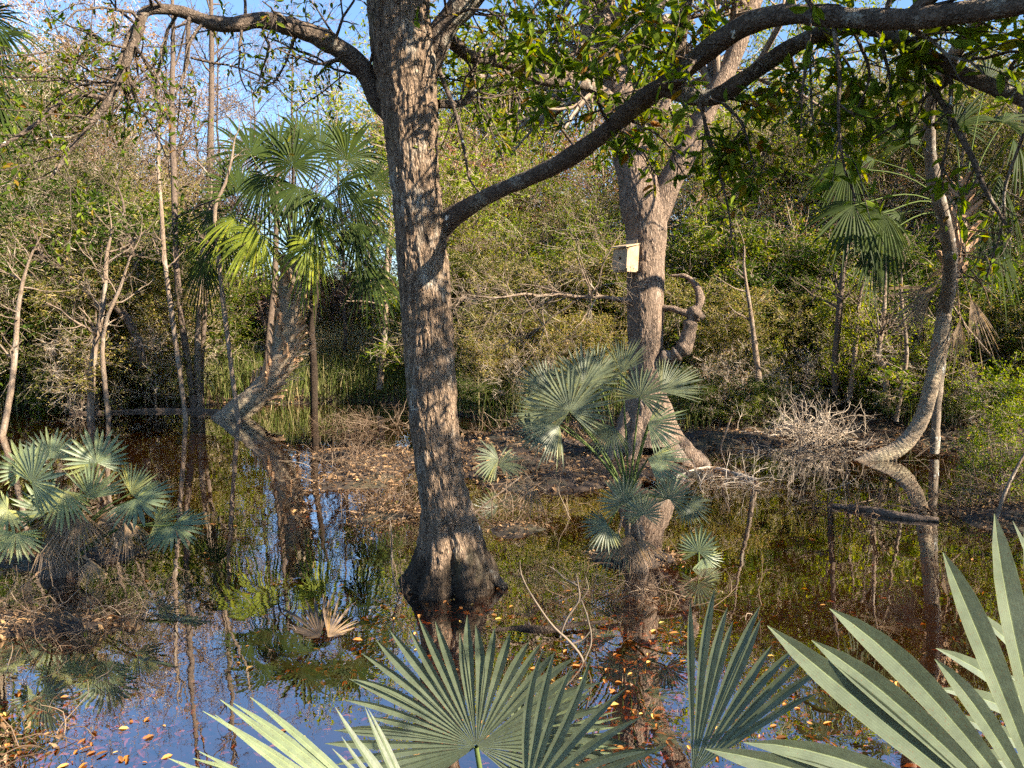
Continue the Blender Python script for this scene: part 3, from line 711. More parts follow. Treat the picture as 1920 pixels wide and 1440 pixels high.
# ------------------------------------------------------------------ the big oak
OAKB = ground_at(845, 1095)
oak = thing('oak_tree', OAKB, 'big rough-barked oak with flared base standing in the water at the centre', 'tree')
yo = OAKB[1]
tr = path_px([(846, 1125, yo, 196), (848, 1080, yo, 168), (846, 1040, yo, 140), (843, 1000, yo, 122), (838, 960, yo, 108), (827, 900, yo, 98), (814, 800, yo, 98), (807, 700, yo, 101), (798, 560, yo, 100),
              (791, 470, yo, 99), (785, 400, yo, 96), (776, 300, yo, 99), (767, 200, yo, 110), (757, 110, yo, 122), (745, 0, yo, 118), (730, -120, yo, 110), (712, -300, yo, 95), (690, -600, yo, 70)])
def oak_lobes(A, D, T):
    k = np.exp(-D / 0.30)
    return 0.075 * k * (np.cos(5 * A + 1.4) + 0.8 * np.cos(8 * A + 2.0) + 0.6 * np.cos(13 * A)) + 0.025 * np.exp(-D / 0.7) * np.cos(9 * A + 2.0)
tr[:, 3] *= np.interp(np.arange(len(tr)), [0, 2, 4, 8], [1.0, 0.97, 0.92, 0.93])
mb = MB(); trunk_mesh(mb, tr, 900, 170, 0.020, (9, 5.5), oak_lobes, 3)
part('trunk', mb, OAK_BARK, oak)
for pts in [[(815, 1030, yo - .02, 56), (782, 1075, yo - .08, 34), (752, 1108, yo - .12, 14)],
            [(880, 1030, yo - .02, 52), (915, 1074, yo - .06, 32), (950, 1104, yo - .1, 12)]]:
    mb = MB(); limb(mb, pts, 26, 12, 0.1, len(pts)); part('root', mb, OAK_BARK, oak)
LIMBS = {
 'right': [(790, 500, 6.9, 80), (812, 446, 6.84, 66), (838, 415, 6.78, 48), (866, 396, 6.7, 39), (920, 365, 6.5, 32), (1000, 330, 6.2, 34), (1060, 300, 6.0, 38), (1130, 252, 5.7, 38), (1200, 192, 5.4, 40), (1265, 145, 5.1, 42), (1330, 92, 4.8, 44), (1400, 46, 4.6, 44), (1480, 27, 4.4, 40), (1600, 34, 4.1, 42), (1700, 36, 3.9, 42), (1800, 24, 3.7, 42), (1920, 8, 3.5, 42), (2080, -40, 3.3, 38), (2250, -120, 3.2, 30)],
 'fork': [(1240, 165, 5.2, 30), (1300, 182, 5.1, 34), (1345, 180, 5.0, 34), (1400, 145, 4.9, 34), (1470, 97, 4.8, 34), (1540, 62, 4.6, 32), (1600, 52, 4.5, 30), (1660, 62, 4.4, 28), (1720, 95, 4.3, 30), (1780, 128, 4.2, 32), (1850, 158, 4.1, 32), (1930, 190, 4.0, 30), (2050, 230, 3.9, 24)],
 'left': [(760, 230, 6.9, 60), (712, 190, 6.85, 48), (688, 140, 6.8, 42), (650, 102, 6.7, 42), (600, 70, 6.6, 42), (550, 52, 6.5, 36), (490, 38, 6.4, 32), (440, 46, 6.3, 30), (395, 42, 6.25, 28), (340, 22, 6.2, 24), (295, 17, 6.1, 22), (268, 26, 6.05, 22), (258, 65, 6.0, 21), (243, 100, 5.95, 20), (228, 140, 5.9, 18), (208, 182, 5.85, 16), (185, 215, 5.8, 13), (155, 248, 5.75, 10), (125, 290, 5.7, 8), (95, 335, 5.6, 5)],
 'left_low': [(203, 186, 5.85, 12), (175, 180, 5.8, 11), (145, 178, 5.75, 11), (110, 195, 5.7, 10), (60, 238, 5.6, 9), (0, 275, 5.5, 8), (-60, 300, 5.4, 7)],
 'upper': [(790, 150, 6.85, 60), (822, 70, 6.8, 56), (850, 30, 6.75, 54), (890, -15, 6.7, 50), (960, -110, 6.5, 42), (1050, -260, 6.2, 34)],
 'back': [(815, 60, 7.0, 34), (850, 80, 7.1, 28), (880, 105, 7.2, 26), (930, 113, 7.4, 26), (962, 122, 7.5, 28), (985, 142, 7.6, 26), (1030, 152, 7.7, 22), (1090, 160, 7.9, 18), (1160, 190, 8.2, 12), (1220, 200, 8.4, 6)],
 'back_low': [(822, 195, 7.0, 18), (855, 195, 7.1, 16), (880, 185, 7.2, 15), (888, 160, 7.3, 13), (882, 130, 7.3, 12)],
 'mid': [(815, 110, 6.9, 14), (830, 150, 6.8, 9), (855, 215, 6.6, 8), (872, 290, 6.5, 6), (880, 335, 6.5, 5), (898, 360, 6.45, 3)],
 'pole': [(268, 30, 6.05, 14), (240, 70, 6.0, 10), (222, 120, 5.9, 8), (190, 160, 5.8, 6)],
 'drop': [(355, 30, 6.2, 9), (350, 100, 6.1, 7), (353, 115, 6.1, 6), (340, 150, 6.0, 5), (320, 200, 5.9, 4), (290, 250, 5.8, 3)],
 'arm': [(358, 108, 6.1, 6), (400, 118, 6.1, 5), (440, 125, 6.1, 4), (500, 150, 6.1, 3), (570, 210, 6.1, 2)],
 'rod': [(1515, 30, 4.3, 8), (1513, 100, 4.3, 7), (1505, 170, 4.3, 5), (1502, 240, 4.3, 4)],
 'wand': [(1518, 90, 4.4, 6), (1522, 200, 4.4, 5), (1524, 225, 4.4, 4)],
 'sag': [(1680, 75, 4.35, 16), (1720, 120, 4.3, 14), (1770, 200, 4.2, 12), (1820, 290, 4.1, 12), (1850, 360, 4.05, 10), (1895, 435, 4.0, 6)],
 'reach': [(1920, 250, 4.0, 6), (1885, 350, 4.1, 7), (1880, 420, 4.1, 6), (1850, 520, 4.2, 4)],
 'tuft1': [(1330, -60, 4.6, 10), (1250, 0, 4.6, 8), (1170, 70, 4.6, 6), (1100, 140, 4.6, 4), (1060, 200, 4.6, 2)],
 'tuft2': [(1250, -60, 5, 8), (1200, 30, 5, 6), (1210, 110, 5, 5), (1180, 190, 5, 3)],
 'tuft3': [(1110, -60, 5, 8), (1060, 10, 5, 6), (1040, 80, 5, 4)],
 'tuft4': [(1480, 97, 4.8, 8), (1500, 170, 4.8, 6), (1490, 240, 4.8, 3)],
 'tuft5': [(1600, 55, 4.4, 8), (1630, 140, 4.4, 6), (1600, 220, 4.4, 3)],
 'tuft6': [(1340, 180, 5.0, 8), (1390, 230, 4.9, 6), (1410, 300, 4.9, 3)],
 'whip': [(1310, 190, 5.0, 7), (1340, 290, 5.0, 5), (1365, 390, 5.0, 4), (1375, 480, 5.0, 3)],
}
oak_paths = {}
for key, pts in LIMBS.items():
    pts = [(p[0], p[1], p[2], p[3] * 0.87) for p in pts]
    mb = MB(); oak_paths[key] = limb(mb, pts, max(16, len(pts) * 5), 10, 0.10, len(key) * 7 + len(pts)); part('branch', mb, LIMB_BARK, oak)
# upper boughs above the picture, carrying the crown that shades the water
rng = np.random.default_rng(21)
boughs = [[(1700, 36, 3.9, 30), (1900, -150, 3.6, 26), (2100, -400, 3.4, 18)], [(1265, 145, 5.1, 26), (1300, -60, 5.0, 20), (1380, -350, 4.7, 14)],
          [(730, -120, 6.9, 60), (900, -420, 6.0, 40), (1150, -800, 5.2, 24)], [(712, -250, 6.9, 60), (500, -420, 6.6, 34), (250, -600, 6.2, 20)], [(700, -420, 6.9, 50), (760, -800, 7.6, 30), (850, -1200, 8.2, 18)],
          [(2080, -40, 3.3, 30), (2600, 50, 4.2, 26), (3100, 0, 4.8, 16)], [(1920, 8, 3.5, 30), (2400, -420, 4.4, 24), (2700, -700, 4.8, 14)],
          [(1920, 8, 3.5, 34), (2300, -60, 3.6, 30), (2800, -180, 3.8, 20)], [(2080, -40, 3.3, 30), (2500, -300, 2.8, 24), (3000, -700, 2.4, 16)]]
bp = []
for i, pts in enumerate(boughs):
    mb = MB(); bp.append(limb(mb, pts, 20, 8, 0.1, i)); part('bough', mb, LIMB_BARK, oak)

LEAFP, LEAFD, LEAFS = [], [], []
twigs = MB()
def dress(P, R, n1, L1, n2, per, lo=0.15, size=0.075, grav=-0.02, n3=0, angle=1.0, wob=0.22):
    """side shoots with leaves along a limb"""
    global LEAFP
    p = spawn(rng, P[None], R[None], n1, angle, lo, 0.35, 1.0)
    L = L1 * rng.uniform(0.5, 1.3, len(p[2]))
    P1, R1 = strands(rng, p[0], p[1], L, np.clip(p[3], 0.004, 0.014), 7, wob, grav, 0.35); tubes(twigs, P1, R1, 5)
    p = spawn(rng, P1, R1, n2, 0.8, 0.2, 0.6, 0.5); P2, R2 = strands(rng, p[0], p[1], p[2], np.maximum(p[3], 0.0022), 5, wob, grav, 0.5); tubes(twigs, P2, R2, 4)
    if n3:
        p = spawn(rng, P2, R2, n3, 0.8, 0.2, 0.6, 0.6); P2, R2 = strands(rng, p[0], p[1], p[2], np.maximum(p[3], 0.0018), 4, wob, grav, 0.6); tubes(twigs, P2, R2, 3)
    q, d = leaf_points(rng, P2, per, 0.008)
    LEAFP.append(q); LEAFD.append(d); LEAFS.append(rng.uniform(0.7, 1.2, len(q)) * size)
pr = oak_paths
dress(*pr['right'], 20, 0.8, 6, 5, 0.26, 0.105)
dress(*pr['fork'], 11, 0.6, 5, 5, 0.05, 0.10, -0.05)
dress(*pr['left'], 46, 0.85, 6, 5, 0.12, 0.062)
dress(*pr['left_low'], 10, 0.4, 4, 2, 0.1, 0.055)
dress(*pr['back'], 26, 0.9, 6, 6, 0.15, 0.10)
dress(*pr['back_low'], 10, 0.6, 5, 5, 0.3, 0.09)
dress(*pr['upper'], 20, 1.0, 6, 5, 0.2, 0.10)
for k in ('mid', 'pole', 'drop', 'arm', 'whip', 'sag', 'reach', 'rod', 'wand'): dress(*pr[k], 7, 0.3, 3, 2, 0.25, 0.06)
for i, (P, R) in enumerate(bp): dress(P, R, 20, 1.3, 6, 4, 0.42, 0.10, 0.03, 5)
for k in ('tuft1', 'tuft2', 'tuft3', 'tuft4', 'tuft5', 'tuft6'): dress(*pr[k], 8, 0.38, 5, 5, 0.1, 0.10, -0.04)
LP, LD, LS = np.concatenate(LEAFP), np.concatenate(LEAFD), np.concatenate(LEAFS)
pj = np.array([project(p) for p in LP]); dist = LP[:, 1]
vis = (pj[:, 0] > 0) & (pj[:, 0] < 1920) & (pj[:, 1] > 0) & (pj[:, 1] < 700)
score = np.where(vis, LS / np.maximum(dist, 1), 0)
big = np.argsort(-score)[:290]
rest = np.ones(len(LP), bool); rest[big] = False
mb = MB(); leaves(mb, LP[rest], LD[rest], LS[rest], 0.36, rng, 0.6, 6)
c_ = part('crown', mb, OAK_LEAF, oak); c_['kind'] = 'stuff'
part('twigs', twigs, LIMB_BARK, oak)
lv = []
for s in range(5):
    m1 = MB(); leaves(m1, [(0, 0, 0)], [(0, 1, 0)], 1.0, 0.38, np.random.default_rng(s), 3.0, 6)
    lv.append(m1.mesh('leaf', OAK_LEAF))
BIGLEAF = [OAK_LEAF] 
def leaf_obj(p, d, s, me, root):
    o = link('leaf', me, root)
    y = Vector(d).normalized(); x = y.cross(Vector(nrm(rng.normal(0, 1, 3) + [0, 0, 1.0]))).normalized(); z = x.cross(y)
    m = Matrix((x, y, z)).transposed().to_4x4() @ Matrix.Scale(s, 4)
    m.translation = Vector(p) - root.location
    o.matrix_local = m
    return o
for j, i in enumerate(big): leaf_obj(LP[i], LD[i], LS[i], lv[j % 5], oak)

# ------------------------------------------------------------------ the second tree with the nest box
T2B = ground_at(1215, 868); y2 = T2B[1]
t2 = thing('forked_tree', T2B, 'forked grey-barked tree with splayed buttress roots carrying the nest box', 'tree')
mb = MB()
trunk_mesh(mb, path_px([(1216, 830, y2, 118), (1215, 800, y2, 98), (1214, 770, y2, 84), (1212, 735, y2, 72), (1211, 680, y2, 64), (1210, 600, y2, 68), (1210, 500, y2, 69), (1212, 430, y2, 76), (1206, 385, y2, 84), (1196, 340, y2, 74), (1184, 300, y2, 66), (1172, 240, y2, 62), (1162, 180, y2, 56), (1148, 100, y2, 50), (1130, 0, y2, 44), (1120, -150, y2, 34)]), 560, 140, 0.014, (9, 5.0), None, 12)
part('trunk', mb, GREY_BARK, t2)
mb = MB(); limb(mb, [(1222, 410, y2, 56), (1240, 372, y2 - .05, 50), (1268, 318, y2 - .15, 46), (1298, 262, y2 - .2, 42), (1325, 205, y2 - .3, 38), (1360, 140, y2 - .3, 34), (1400, 40, y2 - .3, 30), (1450, -100, y2, 26)], 40, 14, 0.1, 5); part('limb', mb, GREY_BARK, t2)
mb = MB(); limb(mb, [(1170, 300, y2, 40), (1160, 250, y2 - .3, 30), (1200, 235, y2 - .4, 26), (1235, 215, y2 - .5, 22), (1260, 170, y2 - .5, 16)], 24, 10, 0.1, 8); part('limb', mb, GREY_BARK, t2)
for pts in [[(1192, 750, y2, 40), (1176, 800, y2 - .1, 40), (1158, 845, y2 - .2, 38), (1138, 885, y2 - .3, 32), (1100, 915, y2 - .4, 14)],
            [(1205, 760, y2 - .1, 40), (1197, 805, y2 - .25, 34), (1188, 850, y2 - .35, 34), (1174, 895, y2 - .4, 26)],
            [(1230, 755, y2 - .05, 42), (1243, 805, y2 - .15, 36), (1262, 848, y2 - .25, 34), (1288, 876, y2 - .35, 30), (1315, 897, y2 - .4, 14)],
            [(1234, 755, y2, 40), (1262, 812, y2, 34), (1290, 850, y2 - .05, 34), (1316, 874, y2 - .1, 40), (1338, 892, y2 - .1, 18)],
            [(1195, 770, y2 + .2, 40), (1165, 840, y2 + .4, 32), (1120, 880, y2 + .7, 16)],
            [(1225, 770, y2 + .2, 40), (1245, 835, y2 + .4, 32), (1280, 860, y2 + .7, 16)]]:
    mb = MB(); limb(mb, pts, 22, 12, 0.12, int(pts[0][0])); part('root', mb, GREY_BARK, t2)
mb = MB(); limb(mb, [(1228, 676, y2 - .1, 30), (1258, 668, y2 - .25, 26), (1282, 652, y2 - .3, 27), (1291, 625, y2 - .3, 25), (1296, 600, y2 - .3, 24), (1304, 588, y2 - .3, 26), (1316, 594, y2 - .3, 14), (1322, 592, y2 - .3, 6)], 40, 12, 0.32, 4); part('limb', mb, GREY_BARK, t2)
mb = MB(); limb(mb, [(1240, 577, y2 - .1, 12), (1262, 579, y2 - .2, 11), (1282, 586, y2 - .28, 14), (1303, 588, y2 - .3, 18)], 16, 8, 0.1, 4); part('limb', mb, GREY_BARK, t2)
mb = MB(); limb(mb, [(1304, 588, y2 - .3, 14), (1313, 560, y2 - .25, 14), (1304, 535, y2 - .1, 13), (1285, 518, y2, 11), (1255, 517, y2 + .1, 3)], 26, 8, 0.35, 9); part('limb', mb, GREY_BARK, t2)
low_limb = [(1190, 566, y2 - .1, 12), (1150, 560, y2 - .2, 9), (1120, 556, y2 - .3, 8), (1085, 557, y2 - .4, 8), (1050, 551, y2 - .5, 7), (1010, 555, y2 - .6, 5), (985, 551, y2 - .7, 5), (930, 558, y2 - .9, 3), (870, 552, y2 - 1.0, 1)]
mb = MB(); lowP, lowR = limb(mb, low_limb, 30, 8, 0.1, 3); part('limb', mb, THIN_BARK, t2)
rng = np.random.default_rng(31)
mt = MB(); lp, ld = [], []
def bare_dress(P, R, n1, L1, n2, n3, grav=0.0, rmin=0.004, lo=0.2, wob=0.25, leafy=0, lr=0.55):
    p = spawn(rng, P[None], R[None], n1, 1.0, lo, 0.5, 1.0)
    P1, R1 = strands(rng, p[0], p[1], L1 * rng.uniform(0.5, 1.3, n1), np.maximum(p[3], rmin * 1.5), 7, wob, grav, 0.3); tubes(mt, P1, R1, 4)
    p = spawn(rng, P1, R1, n2, 0.9, 0.15, 0.6, lr); P2, R2 = strands(rng, p[0], p[1], p[2], np.maximum(p[3], rmin), 5, wob, grav, 0.4); tubes(mt, P2, R2, 3)
    p = spawn(rng, P2, R2, n3, 0.9, 0.15, 0.6, lr); P3, R3 = strands(rng, p[0], p[1], p[2], np.maximum(p[3], rmin * 0.7), 4, wob, grav, 0.5); tubes(mt, P3, R3, 3)
    if leafy: q, d = leaf_points(rng, P3, leafy, 0.02); lp.append(q); ld.append(d)
bare_dress(lowP, lowR, 26, 1.2, 6, 5, -0.05)
def wpath(pts, n=20): Q = resample(path_px(pts), n); return Q[:, :3], Q[:, 3]
bare_dress(*wpath([(1298, 262, y2 - .2, 42), (1325, 205, y2 - .3, 38), (1400, 40, y2 - .3, 30), (1450, -100, y2, 26)]), 14, 2.6, 6, 6, 0.0, 0.005, 0.1, 0.2, 5)
bare_dress(*wpath([(1184, 300, y2, 66), (1162, 180, y2, 56), (1130, 0, y2, 44), (1120, -150, y2, 34)]), 16, 2.8, 6, 6, 0.0, 0.005, 0.1, 0.2, 5)
part('twigs', mt, THIN_BARK, t2)
mb = MB(); q, d = np.concatenate(lp), np.concatenate(ld); leaves(mb, q, d, rng.uniform(0.06, 0.1, len(q)), 0.38, rng, 0.5, 4)
c_ = part('crown', mb, GREEN_LEAF, t2); c_['kind'] = 'stuff'

# nest box
bc = at(1173, 487, y2 - 0.30)
box = thing('nest_box', bc, 'weathered pine nest box with round hole fixed to the forked tree trunk', 'nest box')
ang = math.radians(-47); fx = np.array([math.sin(ang), -math.cos(ang), 0]); sx = np.array([math.cos(ang), math.sin(ang), 0]); uz = np.array([0.05, 0.0, 1.0]); uz /= np.linalg.norm(uz)
def boxpt(a, b, c): return bc + sx * a + fx * b + uz * c      # a sideways, b towards the front, c up
def prism(mb, corners):                                       # 8 corners, bottom four then top four
    c = [boxpt(*p) for p in corners]
    mb.add(c, [(0, 3, 2, 1), (4, 5, 6, 7), (0, 1, 5, 4), (1, 2, 6, 5), (2, 3, 7, 6), (3, 0, 4, 7)])
def slab(mb, a0, a1, b0, b1, c0, c1, c0b=None, c1b=None):
    c0b = c0 if c0b is None else c0b; c1b = c1 if c1b is None else c1b   # heights at the back edge (b0)
    prism(mb, [(a0, b1, c0), (a1, b1, c0), (a1, b0, c0b), (a0, b0, c0b), (a0, b1, c1), (a1, b1, c1), (a1, b0, c1b), (a0, b0, c1b)])
hb, t = 0.14, 0.02
mb = MB(); slab(mb, -hb, -hb + t, -hb, hb - t - .002, -.17, .165, -.17, .225); part('side_panel', mb, WOOD, box)
mb = MB(); slab(mb, hb - t, hb, -hb, hb - t - .002, -.17, .165, -.17, .225); part('side_panel', mb, WOOD, box)
mb = MB(); slab(mb, -hb + t + .002, hb - t - .002, -hb, -hb + t, -.17, .22); part('back_panel', mb, WOOD, box)
mb = MB(); slab(mb, -hb + .003, hb - .003, -hb + t + .002, hb - t - .004, -.19, -.172); part('floor_panel', mb, WOOD, box)
mb = MB(); slab(mb, -hb - .02, hb + .02, -hb, hb + .055, .172, .192, .236, .256); part('roof_panel', mb, WOOD, box)
mb = MB(); slab(mb, -.13, .09, -hb - .025, -hb - .002, .10, .31); part('mounting_board', mb, WOOD, box)
mb = MB(); K = 24; hr = 0.03; hc = 0.015; v = []
for i in range(K):
    a = i / K * 2 * math.pi; c_, s_ = math.cos(a), math.sin(a)
    k = min(hb / max(abs(c_), 1e-6), 0.168 / max(abs(s_), 1e-6))
    yo_ = s_ * k
    for b in (hb, hb - t):
        v += [boxpt(hr * c_, b, hc + hr * s_), boxpt(c_ * k, b, yo_)]
f = []
for i in range(K):
    j = (i + 1) % K; a, b = i * 4, j * 4
    f += [(a, a + 1, b + 1, b), (a + 2, b + 2, b + 3, a + 3), (a, b, b + 2, a + 2), (a + 1, a + 3, b + 3, b + 1)]
mb.add(v, f); part('front_panel', mb, WOOD, box)

def gpt0(px, Y): x = (px - 960) / FPX * Y; return np.array([x, Y, float(height(x, Y))])
# ------------------------------------------------------------------ cabbage palm on the left
rng = np.random.default_rng(41)
PB = ground_at(432, 783); yp = PB[1]
palm = thing('cabbage_palm', PB, 'leaning cabbage palm with crosshatched boots and full fan crown beyond the water', 'palm')
pq = path_px([(405, 800, yp, 40), (440, 776, yp, 46), (478, 745, yp, 46), (508, 712, yp, 46), (528, 672, yp, 46), (540, 620, yp, 48), (548, 570, yp, 52), (550, 520, yp, 50), (550, 480, yp, 40)])
mb = MB(); trunk_mesh(mb, pq, 140, 40, 0.03, (6, 5), None, 40); part('trunk', mb, PALM_BARK, palm)
Q = resample(pq, 60)
boot = MB()
bv = []
for s in np.linspace(0, 1, 6):
    w = 0.055 * (1 - 0.55 * s); z = 0.24 * s; y = 0.02 + 0.10 * s ** 1.6
    bv += [(-w, y, z), (0, y + 0.025, z), (w, y, z), (0, y - 0.012, z)]
bf = []
for k in range(5):
    for i in range(4): bf.append((k * 4 + i, k * 4 + (i + 1) % 4, k * 4 + 4 + (i + 1) % 4, k * 4 + 4 + i))
bf += [(20, 21, 22, 23)]
boot.add(bv, bf); BM = boot.mesh('leaf_boot', BOOT)
for i in range(96):
    k = 16 + i * 42 / 96; k0 = int(k); p = Q[k0]; T = nrm(Q[min(k0 + 1, 59), :3] - Q[k0 - 1, :3])
    a = i * 2.399; side = nrm(np.cross(T, [0.3, 1, 0])); fw = np.cross(side, T)
    out = side * math.cos(a) + fw * math.sin(a)
    y = Vector(out); z = Vector(T); x = y.cross(z).normalized(); z = x.cross(y)
    sgn = 1 if i % 2 else -1
    rot = Matrix((x, y, z)).transposed() @ Matrix.Rotation(sgn * 0.5, 3, 'Y')
    m = rot.to_4x4() @ Matrix.Scale(rng.uniform(1.1, 1.6), 4)
    m.translation = Vector(p[:3] + out * p[3] * 0.82) - palm.location
    o = link('leaf_boot', BM, palm); o.matrix_local = m
mb = MB()                                             # dry rootlets and fibre hanging off the lower trunk
k = rng.integers(14, 34, 90); p0 = Q[k, :3] + np.stack([Q[k, 3] * rng.uniform(0.2, 1, 90), -Q[k, 3] * rng.uniform(0, .8, 90), 0 * k], -1)
P, R = strands(rng, p0, np.array([0.9, -0.2, 0.35]) + rng.normal(0, 0.35, (90, 3)), rng.uniform(0.25, 0.8, 90), np.full(90, 0.009), 7, 0.12, 0.05, 0.4)
tubes(mb, P, R, 4); part('dry_stubs', mb, FIBRE, palm)
hubp = at(550, 470, yp)
FR = [  # hub px, tip px, dY hub, dY tip, lit, spread, droop
 ((548, 310), (552, 225), -1.2, -1.2, 0, 300, .25, 1), ((470, 290), (440, 215), 0, 0, 0, 240, .2, 0), ((520, 285), (500, 200), .6, .8, 0, 240, .2, 0), ((600, 285), (600, 200), .5, .7, 0, 250, .2, 0),
 ((650, 300), (690, 215), 0, 0, 0, 240, .25, 0), ((640, 345), (700, 300), -.6, -.8, 0, 260, .35, 0), ((665, 380), (735, 350), -.2, -.3, 0, 240, .3, 0), ((480, 350), (425, 310), .2, .3, 0, 220, .2, 0), ((450, 360), (425, 285), -.3, -.3, 0, 200, .12, 0),
 ((610, 370), (670, 420), -.9, -1.2, 0, 240, .35, 0), ((440, 410), (375, 440), -.8, -1.0, 1, 230, .35, 0), ((485, 440), (430, 490), -1.2, -1.5, 2, 230, .4, 0), ((420, 440), (345, 470), -.3, -.4, 0, 220, .4, 0),
 ((385, 490), (345, 555), .1, .2, 0, 200, .35, 0), ((590, 412), (640, 440), -1.1, -1.5, 1, 250, .55, 0), ((585, 460), (575, 535), -1.4, -1.7, 2, 230, .4, 0), ((670, 420), (745, 440), -.5, -.7, 0, 220, .4, 0), ((690, 500), (740, 560), -.4, -.5, 0, 220, .35, 0),
 ((665, 440), (720, 500), -.2, -.2, 0, 220, .4, 0), ((400, 400), (340, 400), .4, .5, 0, 220, .3, 0), ((560, 350), (540, 420), -1.3, -1.6, 0, 200, .3, 0), ((560, 255), (560, 200), 1.0, 1.2, 0, 240, .2, 0), ((500, 330), (470, 400), -.9, -1.1, 0, 220, .35, 0),
 ((700, 340), (740, 300), .4, .5, 0, 220, .2, 0), ((630, 260), (650, 215), 1.0, 1.0, 0, 240, .2, 0)]
for (h, tp, dh, dt, lit, spd, dr, up) in FR:
    H, T = at(*h, yp + dh), at(*tp, yp + dt)
    T = H + (T - H) * 1.15
    nv = nrm(np.array([rng.uniform(0, 0.9), -0.6 + rng.normal(0, .3), 0.5 + rng.uniform(0, .5)]))
    frond(palm, rng, H, T, hubp, [PALM_FROND, LIT_FROND, LIT_FROND][lit], normal=nv, nseg=30, taper=3.0, spread=spd, fused=0.38, droop=dr * 1.3, stations=9, pleat=0.5, jit=0.08, dp=2.4, side=0.62, pet_r=0.014, pet_bow=0.12, cup=-0.35)

ep = thing('cabbage_palm', gpt0(-70, 15.5), 'cabbage palm cut off by the left edge, its fans hanging into the top corner', 'palm')
mb = MB(); limb(mb, [(-70, 770, 15.5, 40), (-72, 600, 15.5, 38), (-66, 400, 15.5, 36), (-60, 200, 15.5, 34), (-50, 110, 15.5, 26)], 30, 12, .1, 3); part('trunk', mb, PALM_BARK, ep)
eh = at(-50, 110, 15.5)
for (h, tp, lit) in [((0, 70), (55, 45), 0), ((-5, 115), (60, 140), 1), ((-15, 165), (40, 240), 1), ((-20, 30), (10, -40), 0), ((-45, 190), (0, 280), 0), ((-60, 60), (-100, 20), 0), ((-80, 150), (-130, 200), 0), ((-10, 50), (70, 80), 0)]:
    H, T = at(*h, 15.4), at(*tp, 15.2)
    frond(ep, rng, H, T, eh, PALM_FROND, normal=nrm(np.array([.5, -.6, .5])), nseg=28, taper=3.0, spread=210, fused=.36, droop=.45, stations=9, pleat=.5, side=.62, pet_r=.012, cup=-.3)

# ------------------------------------------------------------------ curved palm on the right
CB = ground_at(1640, 862); yc = CB[1]
cp = thing('curved_palm', CB, 'palm with ringed trunk bending up out of the water in a hook, drooping fans', 'palm')
cq = np.array([1, 1, 1, 0.86]) * path_px([(1590, 880, yc, 28), (1640, 860, yc, 33), (1682, 842, yc, 34), (1712, 812, yc, 33), (1733, 770, yc, 31), (1748, 715, yc, 29), (1758, 660, yc, 28), (1768, 600, yc, 28), (1780, 540, yc + .1, 29), (1793, 470, yc + .2, 30), (1802, 400, yc + .3, 30), (1806, 340, yc + .3, 24)])
CL = float(np.sum(np.linalg.norm(np.diff(resample(cq, 200)[:, :3], axis=0), axis=1)))
mb = MB(); trunk_mesh(mb, cq, 420, 48, 0.006, (8, 10), None, 50, rings=lambda D, A: 0.007 * np.abs(np.sin(D * 44 + 1.2 * np.sin(A) + 6.0 * vnoise(D * 3, 0, 0, 3))) ** 0.6 * (0.2 + 1.4 * vnoise(D * 7, A * 1.2, 0, 8)) + 0.018 * (fbm(D * 2.5, A * .8, 0, 9, 2) - .5))
part('trunk', mb, PALM_BARK, cp)
Q = resample(cq, 60)
for i in range(46):
    k = 42 + i * 17 / 46; k0 = min(int(k), 58); p = Q[k0]; T = nrm(Q[k0 + 1, :3] - Q[k0 - 1, :3])
    a = i * 2.399; side = nrm(np.cross(T, [0.3, 1, 0])); fw = np.cross(side, T)
    out = side * math.cos(a) + fw * math.sin(a)
    y = Vector(out); z = Vector(T); x = y.cross(z).normalized(); z = x.cross(y)
    m = (Matrix((x, y, z)).transposed() @ Matrix.Rotation((0.5 if i % 2 else -0.5), 3, 'Y')).to_4x4() @ Matrix.Scale(rng.uniform(0.9, 1.6), 4)
    m.translation = Vector(p[:3] + out * p[3] * 0.8) - cp.location
    o = link('leaf_boot', BM, cp); o.matrix_local = m
mb = MB()
p0 = np.array([at(1785, 520, yc)] * 34) + rng.normal(0, [0.12, 0.1, 0.5], (34, 3))
P, R = strands(rng, p0, np.stack([rng.choice([-1, -1, 1], 34) * rng.uniform(.5, 1.2, 34), rng.normal(-.2, .3, 34), rng.normal(-.6, .4, 34)], -1), rng.uniform(0.3, 1.0, 34), rng.uniform(0.006, 0.016, 34), 6, 0.14, -0.12, 0.5)
tubes(mb, P, R, 5); part('dead_stalks', mb, BROWN_TWIG, cp)
for (h, tp) in [((1740, 560), (1700, 640)), ((1820, 560), (1850, 650)), ((1800, 600), (1790, 690)), ((1760, 540), (1640, 590))]:
    H, T = at(*h, yc - .1), at(*tp, yc - .1)
    frond(cp, rng, H, T, at(1788, 500, yc), DEAD_FROND, normal=nrm(np.array([.3, -1, .2])), nseg=16, spread=60, fused=0.3, droop=.15, pet_r=.01, pet_mat=BOOT, jit=.15, name='dead_frond')
chub = at(1803, 400, yc + .3)
